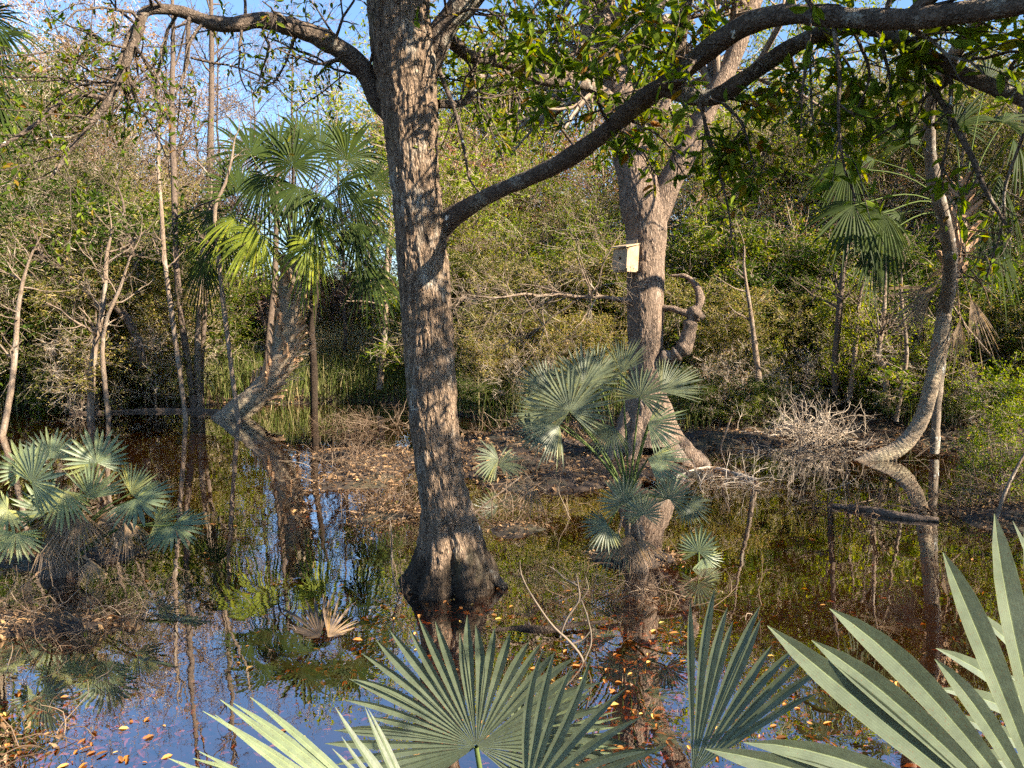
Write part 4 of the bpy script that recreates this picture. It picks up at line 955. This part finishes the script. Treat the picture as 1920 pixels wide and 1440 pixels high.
for (h, tp, dh, dt, dr) in [((1600, 385), (1530, 430), -.6, -.8, .35), ((1655, 400), (1610, 480), -.6, -.8, .35), ((1640, 455), (1640, 545), -.5, -.6, .2), ((1590, 315), (1545, 370), -.2, -.3, .4), ((1640, 300), (1600, 270), .3, .4, .3), ((1690, 400), (1680, 480), .2, .2, .3), ((1875, 330), (1920, 420), .4, .5, .5), ((1880, 230), (1930, 190), .8, 1.0, .5), ((1700, 270), (1670, 210), .6, .8, .3), ((1790, 240), (1800, 160), .8, .9, .3), ((1860, 430), (1900, 520), .3, .3, .5), ((1900, 260), (1960, 330), -.2, -.2, .6), ((1850, 150), (1880, 90), .8, 1., .4)]:
    H, T = at(*h, yc + dh), at(*tp, yc + dt)
    frond(cp, rng, H, H + (T - H) * 1.15, chub, PALM_FROND, normal=nrm(np.array([rng.uniform(-.3, .7), -0.5, 0.7])), nseg=28, taper=3.0, spread=200, fused=0.40, droop=dr, stations=8, pleat=0.5, jit=0.08, dp=2.3, side=0.62, pet_r=0.009, pet_bow=0.1, cup=-0.35)
# slender spotted tree running up in front of it
yl = yc + 0.35
lt = thing('slender_tree', at(1752, 838, yl), 'slender lichen-spotted tree bending up beside the curved palm and out of the picture', 'tree')
mb = MB(); limb(mb, [(1752, 850, yl, 16), (1758, 740, yl, 18), (1768, 640, yl - .1, 20), (1776, 560, yl - .5, 22), (1782, 490, yl - 1, 23), (1774, 430, yl - 1.4, 24), (1757, 360, yl - 1.8, 24), (1745, 300, yl - 2, 22), (1742, 240, yl - 2.3, 20), (1747, 190, yl - 2.6, 20), (1768, 140, yl - 3, 25), (1798, 90, yl - 3.5, 25), (1830, 45, yl - 4, 25), (1865, 0, yl - 4.4, 25), (1930, -90, yl - 5, 24), (2000, -220, yl - 5.4, 18)], 110, 14, 0.12, 6)
part('trunk', mb, SPOT_BARK, lt)

# ------------------------------------------------------------------ thin stems on the left and along the far bank
def stem(name, pts, label, mat=THIN_BARK, side=0, L=0.8, n=36, group='slender stems along the water', fork=None):
    base = path_px(pts[:1])[0, :3]
    a, b = pts[-2], pts[-1]
    pts = list(pts) + [(b[0] + (b[0] - a[0]) * .6 + 6, b[1] + (b[1] - a[1]) * .6, b[2], b[3] * .45), (b[0] + (b[0] - a[0]) * 1.3 - 4, b[1] + (b[1] - a[1]) * 1.3, b[2], 0.8)]
    o = thing(name, base, label, 'tree', group)
    mb = MB(); P, R = limb(mb, pts, n, 8, 0.12, int(pts[0][0])); part('trunk', mb, mat, o)
    if fork:
        mb = MB(); limb(mb, fork, 16, 6, .1, 3); part('branch', mb, mat, o)
    if side:
        global mt, lp, ld
        mt, lp, ld = MB(), [], []
        bare_dress(P, R, side, L, 4, 4, 0.06, 0.004, 0.35, 0.2); part('twigs', mt, mat, o)
    return o
rng = np.random.default_rng(51)
stem('slender_tree', [(352, 822, 18.0, 10), (345, 760, 18.2, 9), (336, 690, 18.2, 9), (322, 590, 18.2, 9), (308, 480, 18.2, 9), (303, 400, 18.2, 8), (296, 300, 18.4, 6)], 'pale thin bowed stem standing in the water, leftmost of the cluster by the palm', side=6)
stem('slender_tree', [(364, 775, 20.2, 11), (358, 720, 20.2, 12), (348, 650, 20.2, 12), (338, 580, 20.2, 12), (330, 480, 20.2, 11), (326, 330, 20.4, 12), (322, 200, 20.5, 11), (325, 60, 20.6, 8), (320, -80, 20.6, 6)], 'tall brown stem leaning left from the cluster beside the palm', BROWN_BARK, 16, 1.6)
stem('slender_tree', [(372, 775, 20.4, 17), (370, 700, 20.4, 15), (371, 620, 20.4, 13), (376, 540, 20.4, 12), (385, 430, 20.6, 10)], 'straight brown stem at the middle of the cluster beside the palm', THIN_BARK, 5, 1.0)
stem('slender_tree', [(379, 772, 20.7, 10), (378, 700, 20.7, 9), (382, 620, 20.7, 9), (386, 540, 20.7, 8), (390, 440, 20.7, 6)], 'brown stem close behind the straight one beside the palm', BROWN_BARK, 4, 0.8)
stem('slender_tree', [(448, 800, 17.8, 9), (440, 740, 18.0, 9), (430, 660, 18.0, 9), (418, 560, 18.0, 9), (410, 480, 18.0, 8), (403, 420, 18.0, 8), (405, 380, 18.0, 8), (420, 350, 18.0, 6), (434, 300, 18.0, 5), (440, 260, 18, 3)], 'pale crooked forked stem in front of the palm fans', THIN_BARK, 5, .6, fork=[(405, 381, 18.0, 6), (400, 345, 18.0, 5), (385, 320, 18.0, 4), (350, 285, 18, 1)])
stem('slender_tree', [(590, 800, 20.6, 16), (589, 740, 20.6, 15), (588, 680, 20.6, 14), (584, 620, 20.6, 13), (592, 560, 20.6, 11), (596, 500, 20.6, 9)], 'dark stem standing in the water just right of the palm trunk', WET_BARK, 5, 1.2)
stem('slender_tree', [(498, 700, 22, 12), (503, 650, 22, 13), (508, 590, 22, 13), (514, 540, 22, 12), (518, 440, 22, 10), (520, 330, 22, 7)], 'brown stem rising behind the palm trunk on its left', BROWN_BARK, 4, 1.2)
stem('slender_tree', [(0, 835, 15.5, 14), (10, 790, 15.6, 13), (22, 720, 15.7, 11), (29, 650, 15.8, 10), (34, 580, 15.8, 8), (45, 520, 15.8, 6), (62, 470, 15.8, 4)], 'pale bowed stem at the left edge above the palmettos', THIN_BARK, 12, 1.0)
stem('slender_tree', [(712, 730, 22, 12), (716, 680, 22, 11), (722, 620, 22, 10), (724, 560, 22, 9), (726, 470, 22, 7)], 'reddish brown stem just left of the big oak trunk', THIN_BARK, 6, 1.0)
stem('slender_tree', [(395, 400, 31, 14), (394, 300, 31, 13), (396, 200, 31, 11), (397, 100, 31, 10), (396, 0, 31, 8), (395, -120, 31, 5)][::1], 'tall thin grey trunk standing against the sky left of the palm', BROWN_BARK, 22, 1.5, 40)
stem('slender_tree', [(1424, 715, 16.5, 13), (1418, 670, 16.5, 11), (1412, 620, 16.5, 9), (1405, 570, 16.5, 8), (1395, 500, 16.5, 5)], 'thin upright stem on the bank right of the forked tree', THIN_BARK, 6, .8)
stem('slender_tree', [(1565, 740, 16.2, 12), (1565, 680, 16.2, 12), (1572, 600, 16.2, 12), (1580, 520, 16.2, 10), (1590, 440, 16.2, 7)], 'dark stem behind the brush pile on the right bank', BROWN_BARK, 8, 1.0)
stem('slender_tree', [(1594, 745, 16, 9), (1600, 690, 16, 8), (1605, 640, 16, 8), (1612, 560, 16, 6)], 'thin pale stem right of the dark one behind the brush pile', THIN_BARK, 6, .8)
stem('slender_tree', [(1665, 770, 15.4, 13), (1660, 700, 15.4, 12), (1648, 660, 15.4, 10), (1655, 610, 15.4, 9), (1660, 540, 15.4, 8), (1664, 480, 15.4, 5)], 'crooked grey stem between brush pile and curved palm', THIN_BARK, 10, .9)
stem('slender_tree', [(1680, 790, 15, 9), (1690, 730, 15, 8), (1700, 660, 15, 7), (1690, 560, 15, 6)], 'thin stem leaning right beside the curved palm', THIN_BARK, 6, .8)
stem('slender_tree', [(170, 790, 18.5, 14), (172, 700, 18.5, 13), (180, 640, 18.5, 11), (195, 560, 18.5, 9), (200, 480, 18.5, 7)], 'brown crooked stem in the left thicket above the palmettos', THIN_BARK, 10, 1.2)
stem('slender_tree', [(205, 800, 18.2, 8), (198, 730, 18.2, 9), (192, 660, 18.2, 8), (200, 600, 18.2, 7), (225, 540, 18.2, 6), (245, 480, 18.2, 4)], 'thin forked stem in the left thicket right of the brown one', THIN_BARK, 8, 1.0)
stem('slender_tree', [(270, 690, 19.5, 14), (262, 650, 19.5, 16), (240, 600, 19.6, 16), (200, 560, 19.8, 15), (150, 530, 20, 13), (90, 500, 20, 9)], 'dark leaning trunk sloping left in the left thicket', BROWN_BARK, 10, 1.4)
stem('slender_tree', [(240, 700, 21, 18), (262, 640, 21, 17), (270, 590, 21, 14), (255, 500, 21, 11), (235, 420, 21, 8)], 'dark leaning trunk sloping right in the left thicket', BROWN_BARK, 10, 1.6)
stem('slender_tree', [(150, 680, 20.5, 13), (130, 600, 20.5, 12), (110, 560, 20.5, 10), (70, 470, 20.5, 8), (0, 420, 20.5, 6)], 'grey trunk leaning out over the left thicket', GREY_BARK, 10, 1.4)

# ------------------------------------------------------------------ palmettos
rng = np.random.default_rng(61)
def palmetto(base, label, fans, group='palmettos around the swamp', trunk=None, name='palmetto'):
    o = thing(name, base, label, 'palmetto', group)
    if trunk is not None:
        mb = MB(); limb(mb, trunk, 18, 10, 0.25, 5); part('trunk', mb, BROWN_BARK, o)
    for fn in fans:
        h, tp, Yh, Yt, mat, kw = fn
        kw = dict(kw); src = kw.pop('src', base)
        frond(o, rng, at(*h, Yh), at(*tp, Yt), src, mat, **kw)
    return o
B_, P_, D_ = BLUE_FROND, PALE_FROND, DEAD_FROND
B_ = GREY_FROND
lb = ground_at(110, 1075); yb = lb[1]
st = dict(nseg=21, spread=230, fused=0.40, grow=.3, taper=3.0, wander=.25, droop=0.05, pet_r=0.009)
dd = dict(nseg=22, spread=110, fused=0.35, droop=0.25, pet_r=0.01, pet_mat=BOOT, jit=0.15, name='dead_frond')
palmetto(lb, 'palmetto clump standing in the water at the left edge', [
    ((182, 868), (178, 798), yb, yb, P_, dict(st, spread=250)), ((170, 935), (195, 865), yb - .2, yb - .2, P_, dict(st, spread=120, nseg=16)),
    ((45, 880), (20, 830), yb - .3, yb - .4, P_, dict(st, spread=270)), ((60, 905), (110, 850), yb - .5, yb - .6, P_, dict(st, spread=240)), ((95, 860), (85, 800), yb + .3, yb + .3, P_, dict(st, spread=200)),
    ((255, 935), (300, 960), yb - .2, yb - .4, P_, dict(st, spread=240)), ((245, 925), (290, 880), yb, yb, B_, dict(st, spread=160)), ((325, 985), (365, 1020), yb, yb - .2, P_, dict(st, spread=230)), ((290, 980), (345, 975), yb + .2, yb + .2, B_, dict(st, spread=200)),
    ((15, 955), (-40, 990), yb - .4, yb - .6, B_, dict(st, spread=260)), ((30, 1000), (20, 1060), yb - .5, yb - .6, B_, dict(st, spread=220)), ((120, 920), (90, 990), yb - .4, yb - .5, B_, dict(st, spread=200)), ((85, 960), (60, 900), yb - .1, yb - .1, P_, dict(st, spread=220)),
    ((85, 1010), (120, 1065), yb - .3, yb - .4, D_, dd), ((150, 960), (150, 1040), yb - .3, yb - .4, D_, dd), ((55, 1090), (40, 1125), yb - .5, yb - .55, D_, dd), ((170, 1050), (170, 1095), yb - .3, yb - .35, D_, dd), ((240, 975), (250, 1040), yb - .1, yb - .2, D_, dd), ((120, 960), (80, 1040), yb - .3, yb - .3, D_, dd), ((200, 960), (215, 1030), yb, yb, D_, dd)],
    trunk=[(110, 1090, yb, 60), (115, 1050, yb, 60), (125, 1000, yb, 50), (130, 960, yb, 36)])
B_ = DEEP_FROND
mbp = ground_at(1190, 1068); ym = mbp[1]; ctr = at(1180, 935, ym)
s2 = dict(nseg=25, spread=220, fused=0.40, grow=.3, taper=3.0, wander=.25, droop=0.08, pet_r=0.008, src=ctr, pet_bow=0.08)
palmetto(mbp, 'tall blue-green palmetto between the oak and the forked tree', [
    ((1068, 772), (1060, 672), ym - .5, ym - .5, B_, dict(s2, spread=280, nseg=36)), ((1095, 720), (1090, 640), ym - .1, ym, B_, dict(s2)), ((1120, 705), (1130, 640), ym + .2, ym + .3, B_, dict(s2, spread=170)), ((1165, 700), (1182, 628), ym, ym, B_, dict(s2, spread=90, nseg=18)),
    ((1030, 735), (975, 690), ym, ym, B_, dict(s2, spread=150)), ((1035, 780), (960, 800), ym - .2, ym - .3, B_, dict(s2, spread=130)), ((1050, 800), (985, 830), ym - .5, ym - .7, B_, dict(s2, spread=120, droop=.2)), ((1200, 745), (1225, 680), ym - .2, ym - .2, B_, dict(s2, spread=240)),
    ((1240, 735), (1300, 685), ym + .1, ym + .2, B_, dict(s2, spread=110)), ((1215, 795), (1290, 800), ym - .1, ym - .2, P_, dict(s2, spread=150)), ((1150, 800), (1120, 850), ym - .3, ym - .3, B_, dict(s2, spread=160)), ((1215, 860), (1290, 880), ym - .2, ym - .3, P_, dict(s2, spread=110)),
    ((1170, 945), (1160, 885), ym - .4, ym - .4, B_, dict(s2, spread=250)), ((1255, 935), (1270, 885), ym - .4, ym - .4, B_, dict(s2, spread=260)), ((1205, 965), (1200, 915), ym - .5, ym - .5, B_, dict(s2, spread=260)), ((1140, 985), (1095, 1010), ym - .4, ym - .5, B_, dict(s2, spread=200)), ((1290, 945), (1325, 975), ym - .3, ym - .4, B_, dict(s2, spread=200)),
    ((1180, 1000), (1175, 1060), ym - .3, ym - .35, D_, dict(dd, src=ctr)), ((1200, 1010), (1215, 1065), ym - .3, ym - .35, D_, dict(dd, src=ctr)), ((1160, 1000), (1130, 1060), ym - .2, ym - .3, B_, dict(dd, src=ctr, name='frond')), ((1000, 905), (965, 950), ym + .6, ym + .4, D_, dict(dd, src=None))],
    trunk=[(1192, 1085, ym, 44), (1192, 1040, ym, 38), (1190, 990, ym, 34), (1184, 940, ym, 30)])
sp = ground_at(905, 905); ys = sp[1]
palmetto(sp, 'low spreading palmetto fans on the litter just right of the oak', [((935, 862), (885, 850), ys, ys - .2, B_, dict(st, spread=150, droop=.25)), ((935, 872), (985, 860), ys, ys, B_, dict(st, spread=130, droop=.3)), ((930, 880), (900, 905), ys, ys, B_, dict(st, spread=120, droop=.2))])
sp = ground_at(1310, 1065); ys = sp[1]
palmetto(sp, 'single low green palmetto fan right of the tall palmetto base', [((1310, 1035), (1315, 985), ys, ys, P_, dict(st, spread=260)), ((1320, 1045), (1345, 1080), ys, ys, P_, dict(st, spread=180))])
sp = ground_at(615, 1200); ys = sp[1]
palmetto(sp, 'brown dead palmetto fan lying half sunk in front of the oak', [((600, 1195), (530, 1135), ys, ys + .5, WET_FROND, dict(dd, spread=80, droop=.12, nseg=16, src=None, jit=.25)), ((615, 1195), (665, 1140), ys, ys + .45, D_, dict(dd, spread=70, droop=.10, nseg=14, src=None, jit=.25))])

B_ = BLUE_FROND
# near fans: every leaf blade its own piece
rng = np.random.default_rng(71)
nf = dict(seg_parts=True, taper=3.4, stations=12, pleat=0.34, pet_r=0.012, dp=3.2, droopj=1.4, wander=1.0)
def gpt(px, Y): x = (px - 960) / FPX * Y; return np.array([x, Y, float(height(x, Y))])
yA = 2.75
pa = thing('palmetto', gpt(930, yA + .1), 'large blue-green palmetto fan spread at the bottom centre', 'palmetto', 'palmettos in the foreground')
bA = np.array(pa.location)
frond(pa, rng, at(893, 1400, yA), at(890, 1150, yA - .05), bA, B_, normal=nrm(np.array([-.10, -1, .35])), nseg=42, spread=262, fused=0.50, grow=.35, droop=0.05, side=1.06, cup=0.06, jit=0.04, **nf)
frond(pa, rng, at(965, 1405, yA + .2), at(1130, 1290, yA + .15), bA, P_, normal=nrm(np.array([.75, -.6, .35])), nseg=18, spread=110, fused=0.5, droop=0.05, side=0.95, jit=0.04, **nf)
frond(pa, rng, at(985, 1500, yA - .3), at(1165, 1270, yA - .4), bA, B_, normal=nrm(np.array([-.25, -1.0, .3])), nseg=9, spread=82, fused=0.30, droop=0.05, side=0.98, jit=0.05, **nf)
yB = 1.25
pb = thing('palmetto', gpt(1990, yB + .2), 'huge grey-green palmetto fan with broad blades filling the lower right corner', 'palmetto', 'palmettos in the foreground')
bB = np.array(pb.location)
frond(pb, rng, at(2010, 1640, yB), at(1590, 1060, yB - .05), bB, B_, normal=nrm(np.array([-.3, -1, .5])), nseg=15, spread=104, fused=0.30, grow=0.85, droop=0.05, side=0.97, wid=0.6, jit=0.03, **dict(nf, wander=.4))
frond(pb, rng, at(2120, 1480, yB + .7), at(1840, 1050, yB + .7), bB, B_, normal=nrm(np.array([-.2, -.6, 1])), nseg=18, spread=120, fused=0.35, grow=0.5, droop=0.05, side=0.95, jit=0.05, **nf)
yC = 2.1
pc = thing('palmetto', gpt(1290, yC + .1), 'half-folded narrow palmetto fan standing between the two big fans', 'palmetto', 'palmettos in the foreground')
frond(pc, rng, at(1298, 1450, yC), at(1440, 1145, yC), np.array(pc.location), B_, normal=nrm(np.array([-.5, -.85, .0])), nseg=11, spread=54, grow=.5, fused=0.40, droop=0.05, side=0.97, cup=0.5, jit=0.06, **nf)
yD = 1.8
pd_ = thing('palmetto', gpt(800, yD - .1), 'pale sunlit palmetto fan slanting in at the bottom left', 'palmetto', 'palmettos in the foreground')
frond(pd_, rng, at(860, 1665, yD), at(310, 1455, yD - .1), np.array(pd_.location), P_, normal=nrm(np.array([.25, -.7, .8])), nseg=18, spread=46, grow=.3, fused=0.5, droop=0.05, side=0.97, jit=0.05, **nf)
frond(pd_, rng, at(810, 1600, yD + .3), at(600, 1400, yD + .3), np.array(pd_.location), B_, normal=nrm(np.array([.3, -.6, 1])), nseg=12, spread=60, fused=0.5, droop=0.05, side=0.96, jit=0.05, **nf)

# ------------------------------------------------------------------ litter, floating leaves, twigs, brush
rng = np.random.default_rng(81)
def scatter(n, x0, x1, y0, y1, cond):
    X, Y = rng.uniform(x0, x1, n), rng.uniform(y0, y1, n); Z = height(X, Y); k = cond(X, Y, Z); return X[k], Y[k], Z[k]
mb = MB()
PATCH = [(0.75, 4.9, 0.75, 1.1, 1.0), (-2.5, 4.1, 0.9, 0.6, 1.0), (-1.0, 5.3, 0.45, 0.35, 0.5), (-0.75, 6.4, 0.5, 0.4, 1.0), (1.5, 4.2, 1.0, 0.8, 0.6), (0.0, 3.6, 1.2, 0.6, 0.7)]
def litter_density(x, y):
    d = 0.03 + 0 * x
    for (a, b, rx, ry, w) in PATCH: d = d + w * np.exp(-(((x - a) / rx) ** 2 + ((y - b) / ry) ** 2))
    return np.clip(d * (0.4 + 1.3 * fbm(x * 1.6, y * 1.6, 0, 44, 3)), 0, 1)
X, Y, Z = scatter(46000, -5, 5, 2.0, 9.5, lambda x, y, z: (z < 0.02) & (np.abs(x) < 0.72 * y + .3) & (rng.uniform(0, 1, len(x)) < litter_density(x, y)))
D = np.stack([rng.normal(0, 1, len(X)), rng.normal(0, 1, len(X)), rng.normal(0, .15, len(X))], -1)
zz = np.where(rng.uniform(0, 1, len(X)) < 0.05, 0.003, np.minimum(Z + rng.uniform(0.02, 0.07, len(X)), -0.012))
leaves(mb, np.stack([X, Y, zz], -1), D * np.where(zz > 0, 1, 1)[:, None] * np.array([1, 1, 0.3]), rng.uniform(0.02, 0.08, len(X)), 0.42, rng, 3.0, 6)
o = link('leaf_litter', mb.mesh('leaf_litter', LITTER)); tag(o, 'orange and brown fallen leaves lying under the shallow water', kind='stuff')
mb = MB()
X, Y, Z = scatter(60000, -14, 10, 9.0, 24, lambda x, y, z: (z > -0.03) & (np.abs(x) < 0.72 * y + .3))
D = np.stack([rng.normal(0, 1, len(X)), rng.normal(0, 1, len(X)), rng.normal(0, .35, len(X))], -1)
leaves(mb, np.stack([X, Y, Z + rng.uniform(0.0, 0.05, len(X))], -1), D, rng.uniform(0.05, 0.11, len(X)), 0.42, rng, 1.6, 6)
X, Y, Z = scatter(60000, -6.5, 6.5, 3.2, 10.5, lambda x, y, z: (z > -0.04) & (np.abs(x) < 0.72 * y + .3))
D = np.stack([rng.normal(0, 1, len(X)), rng.normal(0, 1, len(X)), rng.normal(0, .45, len(X))], -1)
leaves(mb, np.stack([X, Y, Z + rng.uniform(0.0, 0.03, len(X))], -1), D, rng.uniform(0.02, 0.065, len(X)), 0.38, rng, 1.2, 6)
o = link('bank_litter', mb.mesh('bank_litter', BANK_LITTER)); tag(o, 'dry tan leaf litter covering the mud banks', kind='stuff')
# dead twigs strewn on banks and in the shallows
mb = MB()
X, Y, Z = scatter(26000, -13, 10, 3.2, 22, lambda x, y, z: (z > -0.035) & (np.abs(x) < 0.72 * y + .3))
n = len(X)
P, R = strands(rng, np.stack([X, Y, np.maximum(Z, -0.02)], -1), np.stack([rng.normal(0, 1, n), rng.normal(0, 1, n), rng.normal(0.15, .3, n)], -1), rng.uniform(0.12, 0.5, n), rng.uniform(0.002, 0.005, n), 5, 0.3, 0.0, 0.5)
tubes(mb, P, R, 3)
o = link('fallen_twigs', mb.mesh('fallen_twigs', BROWN_TWIG)); tag(o, 'tangle of small dead twigs strewn over banks and shallows', kind='stuff')
# floating leaves one can pick out
flm = []
for s in range(4):
    m1 = MB(); leaves(m1, [(0, 0, 0)], [(0, 1, 0)], 1.0, 0.36, np.random.default_rng(s + 50), 40.0, 6); flm.append(m1.mesh('floating_leaf', FLOAT_LEAF))
fl = 0
while fl < 80:
    px, py = rng.uniform(0, 1920), rng.uniform(1100, 1440)
    p = ground_at(px, py, 0.006)
    if litter_density(p[0], p[1]) < rng.uniform(0.1, 0.9): continue
    if height(p[0], p[1]) > -0.04: continue
    o = link('floating_leaf', flm[fl % 4], None, p); s = rng.uniform(0.025, 0.07); o.scale = (s * rng.uniform(.7, 1.2), s, s); o.rotation_euler = (0, 0, rng.uniform(0, 6.28))
    tag(o, 'small orange fallen leaf floating on the dark foreground water', 'leaf', 'leaves floating on the foreground water'); fl += 1

def brush(name, px, py, rx, ry, hgt, n, L, r, mat, label, seed, up=0.5):
    rg = np.random.default_rng(seed)
    c = ground_at(px, py); c[2] = float(height(c[0], c[1]))
    o = thing(name, c, label, 'brush', 'heaps of dead brush')
    a = rg.normal(0, 0.5, (n, 2)); p = np.stack([c[0] + a[:, 0] * rx, c[1] + a[:, 1] * ry, 0 * a[:, 0]], -1)
    p[:, 2] = np.maximum(height(p[:, 0], p[:, 1]), -0.05) + rg.uniform(0, 1, n) * hgt * np.exp(-(a ** 2).sum(1) * 1.5)
    d = np.stack([rg.normal(0, 1, n), rg.normal(0, .6, n), rg.normal(up, .5, n)], -1)
    m_ = MB(); P, R = strands(rg, p, d, rg.uniform(.4, 1.2, n) * L, np.full(n, r), 7, 0.22, -0.05, 0.4); tubes(m_, P, R, 4)
    q = spawn(rg, P, R, 4, 0.8, 0.2, 0.6, 0.5); P, R = strands(rg, q[0], q[1], q[2], q[3], 5, 0.25, -0.03, 0.5); tubes(m_, P, R, 3)
    k = part('sticks', m_, mat, o); k['kind'] = 'stuff'
    return o
brush('brush_pile', 1525, 828, 1.0, .5, .6, 150, .75, .007, PALE_TWIG, 'heap of pale dead branches piled on the right bank', 1)
brush('brush_pile', 1530, 850, 1.4, .5, .2, 90, .8, .006, TAN_TWIG, 'low tan dead brush in the water below the pale branch heap', 2, .2)
brush('brush_pile', 1375, 905, .9, .35, .12, 60, .6, .005, PALE_TWIG, 'small tangle of pale twigs beside the buttress roots', 3, .2)
brush('brush_pile', 1860, 960, .9, .5, .3, 80, .7, .005, BROWN_TWIG, 'thin dead shrub twigs at the right edge by the bright shrub', 4, .7)
brush('brush_pile', 60, 1400, .5, .3, .1, 30, .4, .004, BROWN_TWIG, 'dead twigs in the bottom left corner shallows', 5, .2)
brush('brush_pile', 130, 1170, 1.6, .8, .10, 260, .4, .003, BROWN_TWIG, 'dead twigs strewn on the dark flat below the left palmettos', 6, .2)
brush('brush_pile', 690, 800, 1.3, 1.0, .3, 130, .6, .005, BROWN_TWIG, 'dry tangled brush in the shallows behind the oak, beside the red-brown stem', 7, .5)
brush('brush_pile', 650, 880, .9, .8, .2, 110, .5, .0045, BROWN_TWIG, 'low dark tangle of brush left of the oak trunk', 11, .5)
brush('brush_pile', 725, 950, .6, .7, .18, 90, .45, .004, BROWN_TWIG, 'small tangle of twigs against the left foot of the oak', 12, .5)
brush('brush_pile', 960, 960, .7, .6, .12, 90, .5, .004, BROWN_TWIG, 'dark twigs in the shallows between oak and tall palmetto', 13, .3)
brush('brush_pile', 1180, 1120, .8, .4, .10, 90, .45, .004, BROWN_TWIG, 'dark twigs in the water at the foot of the tall palmetto', 14, .2)
brush('brush_pile', 230, 745, 1.6, .5, .5, 90, 1.1, .009, PALE_TWIG, 'fallen pale branches at the foot of the left thicket', 8, .4)
brush('brush_pile', 1000, 830, 1.5, .8, .2, 110, .8, .006, BROWN_TWIG, 'dead twigs on the litter between oak and palmetto', 9, .2)
brush('brush_pile', 1620, 955, 1.3, .25, .12, 60, .7, .006, BROWN_TWIG, 'flat sticks along the half-sunk log on the right', 10, .15)

def log_(pts, label, mat, seed, name='fallen_log', cat='log', side=0):
    b = path_px(pts[:1])[0, :3]; o = thing(name, b, label, cat)
    m_ = MB(); P, R = limb(m_, pts, 26, 10, .15, seed); part('stem', m_, mat, o)
    return o, P, R
def gl(px, py, w, z=0.02): p = ground_at(px, py, z); return (px, py, p[1], w)
log_([gl(1560, 948, 8), gl(1620, 955, 14), gl(1690, 968, 16), gl(1760, 975, 10)], 'dark half-sunk log below the curved palm', BROWN_BARK, 1)
log_([gl(900, 1190, 8, -.02), gl(960, 1182, 18, -.015), gl(1030, 1184, 20, -.015), gl(1090, 1172, 12, -.01), gl(1140, 1165, 5, 0)], 'dark waterlogged log lying behind the centre fan', WET_BARK, 2)
log_([gl(130, 775, 6), gl(280, 770, 10), gl(400, 772, 10), gl(440, 778, 6)], 'thin fallen stem lying along the far left waterline', BROWN_BARK, 3)
log_([gl(1265, 895, 6), gl(1330, 878, 8), gl(1420, 900, 6)], 'short pale stick beside the buttress roots', PALE_TWIG, 4)
# forked dead branch standing out of the water
yd = ground_at(1085, 1240)[1]
db = thing('dead_branch', ground_at(1085, 1240), 'pale forked dead branch standing out of the water behind the centre fan', 'branch')
for pts in [[(1095, 1260, yd, 8), (1085, 1235, yd, 8), (1060, 1205, yd, 8), (1035, 1170, yd, 7), (1000, 1120, yd, 5), (980, 1075, yd, 4), (975, 1050, yd, 2)],
            [(1050, 1195, yd, 6), (1068, 1160, yd, 7), (1080, 1130, yd, 7), (1083, 1100, yd, 7), (1080, 1075, yd, 5)], [(1083, 1098, yd, 6), (1060, 1085, yd, 6), (1043, 1075, yd, 5), (1030, 1062, yd, 3)],
            [(1095, 1240, yd, 6), (1110, 1200, yd, 6), (1100, 1160, yd, 6), (1090, 1125, yd, 5)], [(1060, 1210, yd, 4), (1090, 1206, yd, 4), (1110, 1180, yd, 3)], [(1085, 1130, yd, 4), (1100, 1105, yd, 3), (1098, 1080, yd, 2)]]:
    pts = [(p[0] + rng.normal(0, 4), p[1] + rng.normal(0, 3), p[2], p[3] * .6) if 0 < k < len(pts) - 1 else (*p[:3], p[3] * .6) for k, p in enumerate(pts)]
    m_ = MB(); limb(m_, pts, 20, 6, .25, int(pts[1][0])); part('branch', m_, PALE_TWIG2, db)
# thin dead shoots in the shallows
def shoot(pts, label):
    o = thing('dead_shoot', path_px(pts[:1])[0, :3], label, 'shoot', 'thin dead shoots in the shallows'); m_ = MB(); limb(m_, pts, 16, 5, .1, int(pts[0][0])); part('stem', m_, THIN_BARK, o)
y_ = ground_at(740, 1120)[1]; shoot([(768, 1155, y_, 4), (745, 1110, y_, 4), (735, 1060, y_, 4), (734, 1000, y_, 3), (730, 970, y_, 2)], 'thin dead shoot rising left of the oak base')
y_ = ground_at(1360, 870)[1]; shoot([(1360, 872, y_, 4), (1352, 840, y_, 4), (1365, 800, y_, 4), (1372, 780, y_, 3)], 'thin crooked shoot in the water right of the buttress roots')
y_ = ground_at(895, 960)[1]; shoot([(885, 965, y_, 5), (930, 930, y_, 4), (975, 895, y_, 3)], 'thin pale shoot slanting right of the oak trunk')
y_ = ground_at(1870, 1000)[1]; shoot([(1860, 1010, y_, 8), (1878, 940, y_, 7), (1905, 880, y_, 6), (1940, 820, y_, 4)], 'tan shoot at the right edge before the bright shrub')

for o in list(bpy.data.objects):
    if o.parent is not None and o.name.split('.')[0] in ('twigs', 'crown', 'dry_stubs', 'dead_stalks'): o['kind'] = 'stuff'
